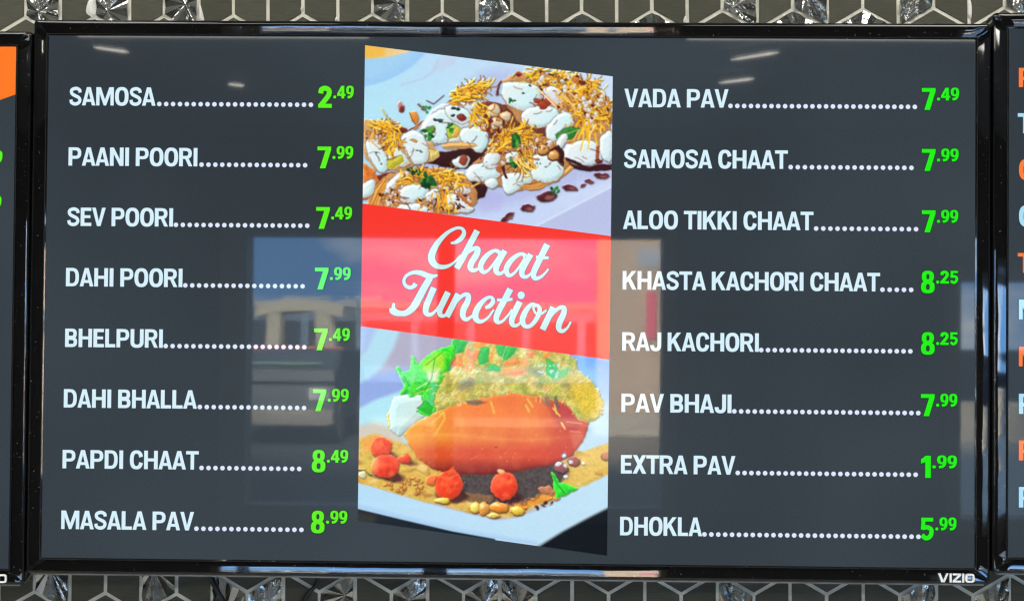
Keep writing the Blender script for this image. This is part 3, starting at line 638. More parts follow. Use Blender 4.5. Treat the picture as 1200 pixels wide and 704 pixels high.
# the half hexagon right of the break
H_ = Hr; R = H_ - GAP / math.sqrt(3)
hexa = [(R * math.sin(math.radians(60 * k)), R * math.cos(math.radians(60 * k))) for k in range(6)]
cx, cz = rotd(-Wr, 0, an3); P = clip_half(hexa, (-1, 0), -GAP / 2)
bm, mx_, mz_ = tile_piece(P, True, .3, 0); o = obj('glass_tile', bm, M_glass, wall); o.location = (a3[0] + dx3 + cx + mx_, WALL_Y - .0001, a3[1] + dz3 + cz + mz_)
for k_ in (0, 1):                            # and the left half hexagons that end the left field
    Hh = Hl - GAP / math.sqrt(3); hexa = [(Hh * math.sin(math.radians(60 * k)), Hh * math.cos(math.radians(60 * k))) for k in range(6)]
    bm, mx_, mz_ = tile_piece(clip_half(hexa, (1, 0), -GAP / 2), False, .3, 0); o = obj('tile', bm, M_tile, wall); o.location = (a2[0] + 2.5 * Wl + mx_, WALL_Y - .0001, zA - 3 * Hl * k_ + mz_)
# pale lumps shaped and coloured to imitate lamp glints on the tile edges
def glint_lump(pts, y=WALL_Y):
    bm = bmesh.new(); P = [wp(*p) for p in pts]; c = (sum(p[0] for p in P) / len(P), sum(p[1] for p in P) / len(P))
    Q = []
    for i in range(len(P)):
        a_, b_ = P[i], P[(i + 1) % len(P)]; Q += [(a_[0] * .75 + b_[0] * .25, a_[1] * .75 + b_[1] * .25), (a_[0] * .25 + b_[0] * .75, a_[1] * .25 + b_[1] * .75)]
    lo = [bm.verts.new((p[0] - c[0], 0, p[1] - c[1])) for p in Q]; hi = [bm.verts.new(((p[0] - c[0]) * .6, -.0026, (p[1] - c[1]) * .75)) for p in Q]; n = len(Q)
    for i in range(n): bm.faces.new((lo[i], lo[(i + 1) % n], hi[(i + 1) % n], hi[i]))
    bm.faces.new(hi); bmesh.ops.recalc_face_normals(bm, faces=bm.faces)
    o = obj('lamp_glint', bm, M_glint, wall, True); o.location = (c[0], y, c[1])
M_glint = mat('pale_lamp_glint', srgb(240, 240, 232), .35, noise=(200, .05), bump=(300, .0005))
glint_lump([(111, -4), (104, -2), (99.5, 12), (101, 18), (107, 21), (111, 26)]); glint_lump([(233, 6), (235, 4), (239, 18), (241, 27), (233, 27)])
glint_lump([(1135, 2), (1138, 0), (1139.5, 12), (1138, 26), (1134, 20), (1132.5, 12)]); glint_lump([(352, 9), (354.5, 8), (355, 13), (352.5, 15)]); glint_lump([(968, 6), (970, 6), (970, 13), (967.5, 13)])
glint_lump([(393.5, 20), (396, 19), (396.5, 26), (391.5, 26)]); glint_lump([(802, 19), (804, 18), (806, 28), (799, 28)])

# ================================================================= THE REST OF THE SHOP, seen only mirrored in the screens
M_paint = mat('grey_wall_paint', (.30, .29, .27), .8, noise=(3, .2)); M_floor = mat('floor_tile_grey', (.34, .32, .29), .5, noise=(4, .3)); M_ceil = mat('ceiling_tile', (.45, .45, .43), .9, noise=(30, .15))
RW = 8.0; XL, XR = -4.6, 5.4
for nm, (x0, x1) in (('side_wall', (XL - .15, XL)), ('side_wall', (XR, XR + .15))):
    bm = bmesh.new(); box(bm, x0, x1, -RW, WALL_Y + .12, 0, CEIL); structure(nm, bm, M_paint)
bm = bmesh.new(); box(bm, XL, -2.6, WALL_Y, WALL_Y + .12, 0, CEIL); box(bm, 2.6, XR, WALL_Y, WALL_Y + .12, 0, CEIL); structure('plain_wall', bm, M_paint)
bm = bmesh.new(); box(bm, XL - .15, XR + .15, -RW - .15, WALL_Y + .12, -.1, 0); structure('floor', bm, M_floor)
bm = bmesh.new(); box(bm, XL - .15, XR + .15, -RW - .15, WALL_Y + .12, CEIL, CEIL + .1); structure('ceiling', bm, M_ceil)
# rear wall with two window openings
wA = (refl(292, 300, RW)[0], refl(776, 300, RW)[0], refl(530, 592, RW)[1], refl(530, 278, RW)[1])
wB = (refl(1124, 300, RW)[0], refl(1560, 300, RW)[0], refl(1140, 606, RW)[1], refl(1140, 330, RW)[1])
bm = bmesh.new(); y0, y1 = -RW - .15, -RW
xs_ = [XL, wA[0], wA[1], wB[0], min(wB[1], XR - .1), XR]
box(bm, xs_[0], xs_[1], y0, y1, 0, CEIL); box(bm, xs_[2], xs_[3], y0, y1, 0, CEIL); box(bm, xs_[4], xs_[5], y0, y1, 0, CEIL)
for (w, i) in ((wA, 1), (wB, 3)):
    box(bm, xs_[i], xs_[i + 1], y0, y1, 0, w[2]); box(bm, xs_[i], xs_[i + 1], y0, y1, w[3], CEIL)
structure('rear_wall', bm, mat('dark_rear_wall_paint', (.12, .115, .105), .8, noise=(3, .2)))
M_frame = mat('beige_window_frame', (.42, .36, .27), .5, noise=(20, .1)); M_steel = mat('dark_window_bar', (.03, .03, .03), .5, noise=(20, .2))
M_pane = bpy.data.materials.new('window_glass'); M_pane.use_nodes = True; t = M_pane.node_tree; t.nodes.clear()
tr = N(t, 'ShaderNodeBsdfTransparent'); gl = N(t, 'ShaderNodeBsdfGlossy', i_Roughness=.02); mi = N(t, 'ShaderNodeMixShader'); mi.inputs[0].default_value = .05; oo = N(t, 'ShaderNodeOutputMaterial')
tr.inputs[0].default_value = (.95, .97, .96, 1); t.links.new(tr.outputs[0], mi.inputs[1]); t.links.new(gl.outputs[0], mi.inputs[2]); t.links.new(mi.outputs[0], oo.inputs[0])
for k, (w, bars) in enumerate(((wA, (513, 533)), (wB, None))):
    x0, x1, z0, z1 = w[0], min(w[1], XR - .1), w[2], w[3]
    tw = thing('shop_window', ((x0 + x1) / 2, -RW, z0), 'wide front window whose daylight mirrors in the middle of the centre screen' if k == 0 else 'front window whose daylight mirrors at the right edge of the centre screen', 'window', 'front windows mirrored in the screens')
    ox, oz = -(x0 + x1) / 2, -z0
    bm = bmesh.new(); fw = .09
    box(bm, x0 + ox - (.16 if k == 0 else fw), x0 + ox, .002, .05, -fw, z1 + oz + fw); box(bm, x1 + ox, x1 + ox + fw, .002, .05, -fw, z1 + oz + fw)
    box(bm, x0 + ox, x1 + ox, .002, .05, -fw, 0); box(bm, x0 + ox, x1 + ox, .002, .05, z1 + oz, z1 + oz + fw); obj('frame', bm, M_frame, tw)
    if bars:
        bm = bmesh.new(); a_, b_ = refl(bars[0], 300, RW)[0], refl(bars[1], 300, RW)[0]; box(bm, a_ + ox, b_ + ox, -.08, .03, 0, z1 + oz); obj('mullion', bm, M_steel, tw)
    bm = bmesh.new(); box(bm, x0 + ox, x1 + ox, -.1, -.094, 0, z1 + oz); obj('pane', bm, M_pane, tw)
# added ceiling panels, unseen in the mirrored view, for light on the tiles
M_diff = mat('added_panel_diffuser', (.8, .8, .8), .5, emit=(1.0, .97, .90), strength=PANEL_STRENGTH); M_white = mat('white_enamel', (.7, .7, .68), .4, noise=(30, .04))
for k, (x, y) in enumerate(FILL_PANELS):
    tl = thing('added_ceiling_panel', (x, y, CEIL), ['added unseen square ceiling light panel near the left screen', 'added unseen square ceiling light panel near the right screen', 'added unseen square ceiling light panel set back on the left of the shop', 'added unseen square ceiling light panel set back on the right of the shop'][k], 'ceiling light', 'added unseen square ceiling light panels')
    bm = bmesh.new()
    for (p, q, r_, s) in ((-.62, .62, -.32, -.3), (-.62, .62, .3, .32), (-.62, -.6, -.3, .3), (.6, .62, -.3, .3)): box(bm, p, q, r_, s, -.02, -.001)
    obj('frame', bm, M_white, tl); bm = bmesh.new(); box(bm, -.6, .6, -.3, .3, -.012, -.002); obj('diffuser', bm, M_diff, tl)
# narrow lamps whose streaks mirror in the top of the screen
M_tube = mat('lamp_tube', (.8, .8, .8), .4, emit=(1.0, .93, .80), strength=32.0)
H_ = 1.16
def ceil_pt(px, py):
    x, z = onplane(px, py); k = (H_ - (z - Z0)) / (z - Z0 - CAM[2])
    return x + (x - CAM[0]) * k, -k * -CAM[1], Z0 + H_
def taper(bm, pr, n=10):
    rings = []; d = (pr[-1][0] - pr[0][0]).normalized(); a = d.cross(Vector((0, 0, 1))).normalized(); b = d.cross(a)
    for p, r_ in pr: rings.append([bm.verts.new(p + (a * math.cos(k * 2 * math.pi / n) + b * math.sin(k * 2 * math.pi / n)) * r_) for k in range(n)])
    for i in range(len(rings) - 1):
        for k in range(n): bm.faces.new((rings[i][k], rings[i][(k + 1) % n], rings[i + 1][(k + 1) % n], rings[i + 1][k]))
    bm.faces.new(rings[0][::-1]); bm.faces.new(rings[-1])
for k, (p, q, lab) in enumerate((((109, 55.5), (151, 61.5), 'slim ceiling lamp mirrored as a streak above SAMOSA'), ((267, 98.8), (286, 100.8), 'slim ceiling lamp mirrored as a short streak below the upper left streak'),
                       ((856, 70.5), (913, 61.5), 'slim ceiling lamp mirrored as the longer streak above VADA PAV'), ((842, 97.5), (884, 92.5), 'slim ceiling lamp mirrored as the shorter streak above VADA PAV'))):
    a_, b_ = Vector(ceil_pt(*p)), Vector(ceil_pt(*q)); m_ = (a_ + b_) / 2
    if k % 2: m_.z -= 0
    tl = thing('strip_light', m_, lab, 'ceiling light', 'slim ceiling lamps mirrored in the screen')
    bm = bmesh.new(); e_ = (b_ - a_) * .18; taper(bm, [(a_ - m_, .0012), (a_ + e_ - m_, .0045), (b_ - e_ - m_, .0055), (b_ - m_, .0014)]); obj('tube', bm, M_tube, tl, True)
    d = (b_ - a_).normalized(); bm = bmesh.new(); s = .007; L_ = (b_ - a_).length / 2
    box(bm, -L_, L_, -s, s, .012, .040)
    hz = obj('housing', bm, M_white, tl); hz.rotation_euler = (0, 0, math.atan2(d.y, d.x))
    if (b_ - a_).length > 2: pass

# ---- outside the windows
GZ = -.05
bm = bmesh.new(); box(bm, -260, 260, -300, -RW - .151, GZ - .2, GZ); structure('car_park_ground', bm, mat('worn_asphalt', (.022, .025, .032), 1.0, 0, 0, noise=(.6, .35), bump=(40, .01)))
bm = bmesh.new(); box(bm, -260, 260, -30.6, -30, GZ, GZ + .16); structure('kerb', bm, mat('kerb_concrete', (.05, .05, .045), .9, 0, .1, noise=(3, .2)))
def B(px0, px1, py0, py1, Y): (a_, z1) = refl(px0, py0, Y); (b_, z0) = refl(px1, py1, Y); return a_, b_, z0, z1
# long low shop building across the car park
x0, x1, z0, z1 = B(150, 760, 359, 480, 60); tb = thing('shop_building', ((x0 + x1) / 2, -60, GZ), 'long low blue grey shop building mirrored beyond the car park', 'building')
bm = bmesh.new(); h = (x1 - x0) / 2; box(bm, -h, h, -8, 0, 0, z1 - GZ); obj('wall', bm, mat('blue_grey_render', (.13, .20, .30), .8, noise=(1, .2)), tb)
bm = bmesh.new(); box(bm, -h - .2, h + .2, -8.2, .3, z1 - GZ, z1 - GZ + .25); obj('roof', bm, mat('roof_trim', (.3, .33, .36), .7, noise=(1, .1)), tb)
for i in range(9):
    bm = bmesh.new(); xx = -h + 1.5 + i * (2 * h - 3) / 8; box(bm, xx - .9, xx + .9, .002, .05, .6, 2.3); wn = obj('window', bm, mat('shop_glazing', (.03, .04, .05), .1, noise=(2, .2)), tb)
# (the raised letters on its roof are built further down, once the letterforms exist)
SHOP = (tb, x0, x1, z1)
# car seen from the front
def car(loc, w, hgt, label, paint, stripe):
    tv_ = thing('parked_car', loc, label, 'car'); hw = w / 2; c = hgt
    bm = bmesh.new(); prof = [(0, .35), (0, 1.0), (-.45, 1.22), (-1.1, c - .12), (-1.35, c), (-4.4, c), (-4.5, c - .15), (-4.5, .35)]
    L_ = [bm.verts.new((-hw * (.94 if z > c - .3 else 1), y, z)) for y, z in prof]; R_ = [bm.verts.new((hw * (.94 if z > c - .3 else 1), y, z)) for y, z in prof]; n = len(prof)
    for i in range(n): bm.faces.new((L_[i], L_[(i + 1) % n], R_[(i + 1) % n], R_[i]))
    bm.faces.new(L_[::-1]); bm.faces.new(R_); bmesh.ops.recalc_face_normals(bm, faces=bm.faces)
    bmesh.ops.bevel(bm, geom=list(bm.edges), offset=.05, segments=2, affect='EDGES'); obj('body', bm, paint, tv_)
    g = mat('vehicle_glass', (.16, .26, .21), .2, noise=(2, .3)); bm = bmesh.new(); ww = hw * .70
    v = [bm.verts.new(p) for p in ((-ww, -.48, 1.27), (ww, -.48, 1.27), (ww * .92, -1.07, c - .2), (-ww * .92, -1.07, c - .2))]; v2 = [bm.verts.new((p.co.x, p.co.y + .03, p.co.z + .02)) for p in v]
    bm.faces.new(v2); [bm.faces.new((v[i], v[(i + 1) % 4], v2[(i + 1) % 4], v2[i])) for i in range(4)]; bmesh.ops.recalc_face_normals(bm, faces=bm.faces); obj('windscreen', bm, g, tv_)
    bm = bmesh.new(); box(bm, -hw - .01, hw + .01, -.4, .04, 1.02, 1.2); obj('bonnet_stripe', bm, stripe, tv_)
    bm = bmesh.new(); bevbox(bm, -hw, hw, -.1, .12, .32, .58, .03); obj('bumper', bm, mat('dark_bumper', (.03, .03, .03), .5, noise=(5, .1)), tv_)
    for s in (-1, 1):
        bm = bmesh.new(); bevbox(bm, s * hw * .72 - .16, s * hw * .72 + .16, -.03, .05, .72, .92, .02); obj('headlight', bm, mat('headlight_lens', (.6, .62, .65), .1, noise=(5, .05)), tv_)
        for y in (-.85, -3.6):
            bm = bmesh.new(); bmesh.ops.create_cone(bm, cap_ends=True, segments=20, radius1=.35, radius2=.35, depth=.24, matrix=Matrix.Translation((s * (hw - .1), y, .35)) @ Matrix.Rotation(math.pi / 2, 4, 'Y')); obj('wheel', bm, mat('tyre_rubber', (.02, .02, .02), .8, noise=(8, .2)), tv_)
# cream portal of the shop across the car park, a low red wall in front of it
px_ = lambda p, Y: refl(p, 380, Y)[0]
YP = 44; xa, xb = px_(300, YP), px_(400, YP); cx_ = (xa + xb) / 2; zt, zl, zf = refl(350, 357, YP)[1], refl(350, 371, YP)[1], refl(350, 408, YP)[1]
tpz = thing('entrance_portal', (cx_, -YP, GZ), 'cream entrance portal mirrored left of the red banner', 'portal')
cr_ = mat('cream_render', (.74, .68, .52), .8, noise=(1.5, .08)); bm = bmesh.new(); hw = (xb - xa) / 2; n = 10
lo = [(-hw + 2 * hw * i / n, zl - GZ + .18 * (1 - (2 * i / n - 1) ** 2)) for i in range(n + 1)]; hi = [(x * 1.03, zt - GZ + .16 * (1 - (x / hw) ** 2)) for x, z in lo][::-1]
F_ = [bm.verts.new((x, 0, z)) for x, z in lo + hi]; K_ = [bm.verts.new((x, -3, z)) for x, z in lo + hi]; m_ = len(F_); bm.faces.new(F_); bm.faces.new(K_[::-1])
for i in range(m_): bm.faces.new((F_[i], K_[i], K_[(i + 1) % m_], F_[(i + 1) % m_]))
bmesh.ops.recalc_face_normals(bm, faces=bm.faces); obj('lintel', bm, cr_, tpz)
for (p0, p1, s0, s1) in ((313, 328, 309, 323), (369, 387, 372, 398)):
    bm = bmesh.new(); v = [bm.verts.new((px_(p, YP) - cx_, y, z)) for y in (-.05, -.9) for p, z in ((s0, 0), (s1, 0), (p1, zl - GZ + .1), (p0, zl - GZ + .1))]
    for f in ((0, 1, 2, 3), (7, 6, 5, 4), (0, 4, 5, 1), (1, 5, 6, 2), (2, 6, 7, 3), (3, 7, 4, 0)): bm.faces.new([v[i] for i in f])
    bmesh.ops.recalc_face_normals(bm, faces=bm.faces); obj('pillar', bm, cr_, tpz)
xa, xb = px_(296, 40), px_(402, 40); zt = refl(350, 406, 40)[1]; bm = bmesh.new(); bevbox(bm, xa, xb, -40.3, -40, GZ, zt, .02)
o = obj('low_wall', bm, mat('red_painted_render', (.34, .08, .09), .8, noise=(2, .2))); o['label'] = 'low red wall in front of the cream portal, mirrored under it'; o['category'] = 'wall'
a_, b_, z0, z1 = B(286, 368, 432, 500, 24)
car(((a_ + b_) / 2 , -24, GZ), 1.75, 1.5, 'low dark car nosing in with pale windscreen, mirrored beside DAHI BHALLA', mat('slate_blue_paint', (.012, .018, .028), .5, 0, .2, noise=(4, .03)), mat('slate_blue_trim', (.015, .02, .03), .5, 0, .2, noise=(4, .05)))
# beige pillar outside, right part of the wide window; low beige wall beyond the second window
YB = 27; x0, x1 = refl(702, 300, YB)[0], refl(900, 300, YB)[0]; tp = thing('stucco_pillar', ((x0 + x1) / 2, -YB, GZ), 'beige stucco pillar outside, mirrored right of the red banner', 'pillar')
bm = bmesh.new(); h = (x1 - x0) / 2; bevbox(bm, -h, h, -1.2, 0, .4, 6.5, .03); obj('shaft', bm, mat('beige_stucco', (.56, .43, .33), .9, noise=(.8, .16), bump=(60, .01)), tp)
bm = bmesh.new(); bevbox(bm, -h - .08, h + .08, -1.3, .08, 0, .4, .02); obj('plinth', bm, mat('plinth_concrete', (.3, .28, .25), .9, noise=(4, .2)), tp)
(a_, zz) = refl(747, 290, YB); (b_, z2) = refl(773, 313, YB)
bm = bmesh.new(); box(bm, a_, b_, -YB + .002, -YB + .03, z2, zz); box(bm, a_ + .03, b_ - .03, -YB + .0305, -YB + .033, z2 + .04, z2 + (zz - z2) * .45, 1); o = obj('notice', bm, [mat('pale_notice', (.72, .75, .78), .6, noise=(6, .2)), mat('blue_grey_notice_band', (.25, .33, .42), .6, noise=(6, .1))]); o['label'] = 'small pale notice with a grey blue lower half on the beige pillar outside'; o['category'] = 'notice'
(a_, zz) = refl(758, 342, YB); (b_, z2) = refl(768, 396, YB)
bm = bmesh.new(); bevbox(bm, a_, b_, -YB + .003, -YB + .08, z2, zz, .02); o = obj('red_banner_strip', bm, mat('red_strip', (.55, .05, .12), .5, noise=(3, .1))); o['label'] = 'narrow upright red strip on the beige pillar outside'; o['category'] = 'banner'
x0, x1 = refl(680, 300, 20)[0], refl(800, 300, 20)[0]; bm = bmesh.new(); box(bm, x0, x1 + .6, -YB - .5, -RW - .3, GZ + .001, GZ + .03); structure('path', bm, mat('path_concrete', (.09, .08, .07), 1.0, 0, 0, noise=(.8, .2)))
bm = bmesh.new(); box(bm, refl(1040, 300, 8.4)[0], 14, -26, -RW - .3, GZ + .001, GZ + .034); structure('forecourt', bm, mat('forecourt_concrete', (.34, .32, .28), .9, 0, .05, noise=(.5, .25)))
x0, x1, z0, z1 = B(1040, 1500, 470, 600, 26); bm = bmesh.new(); box(bm, x0 - 1, x1 + 6, -26.3, -26, GZ, z1); o = obj('boundary_wall', bm, mat('sandy_render', (.30, .28, .24), .9, noise=(1.2, .2))); o['kind'] = 'structure'; o['label'] = 'low sandy wall mirrored at the right edge'

# ================================================================= SCREENS
M_bezel = bpy.data.materials.new('gloss_black_plastic'); M_bezel.use_nodes = True; t = M_bezel.node_tree; p = t.nodes['Principled BSDF']
co = N(t, 'ShaderNodeTexCoord'); n1 = N(t, 'ShaderNodeTexNoise', i_Scale=420.0, i_Detail=2.0); rp = N(t, 'ShaderNodeValToRGB'); n2 = N(t, 'ShaderNodeTexNoise', i_Scale=9.0, i_Detail=2.0)
rp.color_ramp.elements[0].position = .715; rp.color_ramp.elements[0].color = (.0035, .0035, .0038, 1); rp.color_ramp.elements[1].position = .76; rp.color_ramp.elements[1].color = (.16, .16, .15, 1)
bp = N(t, 'ShaderNodeBump', i_Strength=1.0, i_Distance=.0011)
t.links.new(co.outputs['Object'], n1.inputs['Vector']); t.links.new(co.outputs['Object'], n2.inputs['Vector']); t.links.new(n1.outputs[0], rp.inputs[0]); t.links.new(rp.outputs[0], p.inputs['Base Color'])
t.links.new(n2.outputs[0], bp.inputs['Height']); t.links.new(bp.outputs[0], p.inputs['Normal']); p.inputs['Roughness'].default_value = .03; p.inputs['Specular IOR Level'].default_value = .62
M_shell = mat('matt_black_plastic', (.012, .012, .012), .6, noise=(200, .2)); M_lip = mat('inner_lip', (.004, .004, .004), .3, noise=(100, .2))
M_trim = mat('satin_metal_trim', (.34, .33, .30), .3, .6, noise=(40, .5)); M_inner = mat('black_trim', (.006, .006, .006), .55, 0, .2, noise=(6, .5)); M_logo = mat('silver_lettering', (.85, .85, .83), .3, .0, emit=None, noise=(80, .08))
M_bg = lit('screen_charcoal', (53, 62, 69), .13, 760)
t = M_bg.node_tree; p = t.nodes['Principled BSDF']; co = N(t, 'ShaderNodeTexCoord'); n9 = N(t, 'ShaderNodeTexNoise', i_Scale=2.6, i_Detail=2.0); r9 = N(t, 'ShaderNodeMapRange')   # broad noise in the emission paints the haze of reflections
r9.inputs['From Min'].default_value = .3; r9.inputs['From Max'].default_value = .7; r9.inputs['To Min'].default_value = .74; r9.inputs['To Max'].default_value = 1.22
t.links.new(co.outputs['Object'], n9.inputs['Vector']); t.links.new(n9.outputs[0], r9.inputs[0]); t.links.new(r9.outputs[0], p.inputs['Emission Strength'])
M_word = lit('screen_white_text', (216, 241, 252), .03); M_dot = lit('screen_white_dots', (222, 232, 255), .02)
M_green = [lit('screen_green_text', (96, 240, 32), .04), lit('screen_deep_green_text', (34, 238, 20), .04)]; M_greenrim = lit('screen_green_rim', (14, 74, 24), .05)
M_orange = lit('screen_orange', (255, 122, 34), .03); M_cyan = lit('screen_cyan_text', (170, 222, 245), .03); M_ortext = lit('screen_orange_text', (255, 126, 58), .03)
M_red = lit('screen_red', (250, 56, 46), .03); M_script = lit('screen_script', (206, 236, 236), .02); M_scriptrim = lit('screen_script_rim', (120, 62, 84), .03); M_rimw = lit('screen_word_rim', (36, 46, 66), .03)
AW, AH = .94, .94 * 9 / 16 * 1.003
BZ = .0160

def profile(hi=9.6, lo=3.0):
    pts = [(0.0, .0006), (0.0, -.0012), (.0011, -.0014)]; d, y = .0013, -.0007; pts.append((.0012, -.0007)); n = 14; end = BZ - .0030
    for i in range(n):
        th = math.radians(hi - (hi - lo) * i / (n - 1)); s = (end - .0013) / n; d += s; y -= math.tan(th) * s; pts.append((d, y))
    r = BZ - end
    for i in range(1, 7):
        a_ = i / 6 * math.pi / 2; pts.append((end + r * math.sin(a_), y + r - r * math.cos(a_)))
    pts += [(BZ, .024), (BZ - .004, .026)]
    return pts
def ringmesh(pts, corner=.0035, closed=False, side=None):
    """sweep a section (distance out from the picture edge, depth) round the picture"""
    bm = bmesh.new(); rows = []
    for q, (d, y) in enumerate(pts):
        hx, hz = AW / 2 + d, AH / 2 + d; rad = corner * max(0.0, min(1, d / BZ)) ** 1.5 + (.0007 if side else 0); row = []; ys = side[q][1] if side else y
        for (sx, sz, a0) in ((1, 1, 0), (-1, 1, 90), (-1, -1, 180), (1, -1, 270)):
            for k in range(-1, 6):                # one more point each side of the bend keeps the long faces flat
                kk = min(4, max(0, k)); t_ = math.radians(a0 + kk * 22.5); f_ = (kk / 4) if a0 in (0, 180) else 1 - kk / 4
                off = .010 if k in (-1, 5) else 0.0; along_z = f_ < .5
                row.append(bm.verts.new((sx * (hx - rad - (0 if along_z else off)) + rad * math.cos(t_), ys + (y - ys) * f_, sz * (hz - rad - (off if along_z else 0)) + rad * math.sin(t_))))
        rows.append(row)
    n = len(rows[0])
    rr = range(len(rows)) if closed else range(len(rows) - 1)
    for i in rr:
        a_, b_ = rows[i], rows[(i + 1) % len(rows)]
        for k in range(n):
            f = bm.faces.new((a_[k], a_[(k + 1) % n], b_[(k + 1) % n], b_[k])); f.smooth = True
    bm.normal_update()
    bmesh.ops.remove_doubles(bm, verts=bm.verts, dist=1e-6); bmesh.ops.recalc_face_normals(bm, faces=bm.faces); bm.normal_update()
    for e in bm.edges:
        if len(e.link_faces) == 2 and e.calc_face_angle(0) > math.radians(24): e.smooth = False
    return bm

# ---- letterforms: every glyph is a list of flat polygons, capital height 1
def seq(cx, cy, rx, ry, t, e=2.5):
    c, s = math.cos(t), math.sin(t)
    return cx + rx * math.copysign(abs(c) ** (2 / e), c), cy + ry * math.copysign(abs(s) ** (2 / e), s)
def ring(cx, cy, rx, ry, tx, ty, a0=0, a1=360, n=28, e=2.5):
    out = []; n = max(6, int(n * (a1 - a0) / 360))
    for i in range(n):
        t0, t1 = math.radians(a0 + (a1 - a0) * i / n), math.radians(a0 + (a1 - a0) * (i + 1) / n)
        out.append([seq(cx, cy, rx, ry, t0, e), seq(cx, cy, rx, ry, t1, e), seq(cx, cy, rx - tx, ry - ty, t1, e), seq(cx, cy, rx - tx, ry - ty, t0, e)])
    return out
def R_(x0, y0, x1, y1): return [(x0, y0), (x1, y0), (x1, y1), (x0, y1)]
def mir(P, w): return [(w - x, y) for x, y in P][::-1]
def bowl(x0, y0, x1, y1, xc, s=.205, t=.165):
    return [R_(x0, y0, xc, y0 + t), R_(x0, y1 - t, xc, y1)] + ring(xc, (y0 + y1) / 2, x1 - xc, (y1 - y0) / 2, s, t, -90, 90, 26)
def crom(pts, n=6):
    out = []; P = [tuple(p) for p in pts]; P = [tuple(2 * a - b for a, b in zip(P[0], P[1]))] + P + [tuple(2 * a - b for a, b in zip(P[-1], P[-2]))]
    for i in range(1, len(P) - 2):
        for k in range(n):
            t_ = k / n; out.append(tuple(.5 * ((2 * b) + (c - a) * t_ + (2 * a - 5 * b + 4 * c - d) * t_ * t_ + (3 * b - a - 3 * c + d) * t_ ** 3) for a, b, c, d in zip(P[i - 1], P[i], P[i + 1], P[i + 2])))
    out.append(P[-2]); return out
def ribbon(pts, w=None, n=6, grow=0.0):
    """pts: (x, y) or (x, y, width)"""
    P = crom([p if len(p) == 3 else (p[0], p[1], w) for p in pts], n); Lf, Rt = [], []
    for i, p in enumerate(P):
        a_, b_ = P[max(i - 1, 0)], P[min(i + 1, len(P) - 1)]; dx, dy = b_[0] - a_[0], b_[1] - a_[1]; L_ = math.hypot(dx, dy) or 1
        h = p[2] / 2 + grow; Lf.append((p[0] - dy / L_ * h, p[1] + dx / L_ * h)); Rt.append((p[0] + dy / L_ * h, p[1] - dx / L_ * h))
    return [[Lf[i], Lf[i + 1], Rt[i + 1], Rt[i]] for i in range(len(P) - 1)]
S, T = .222, .178
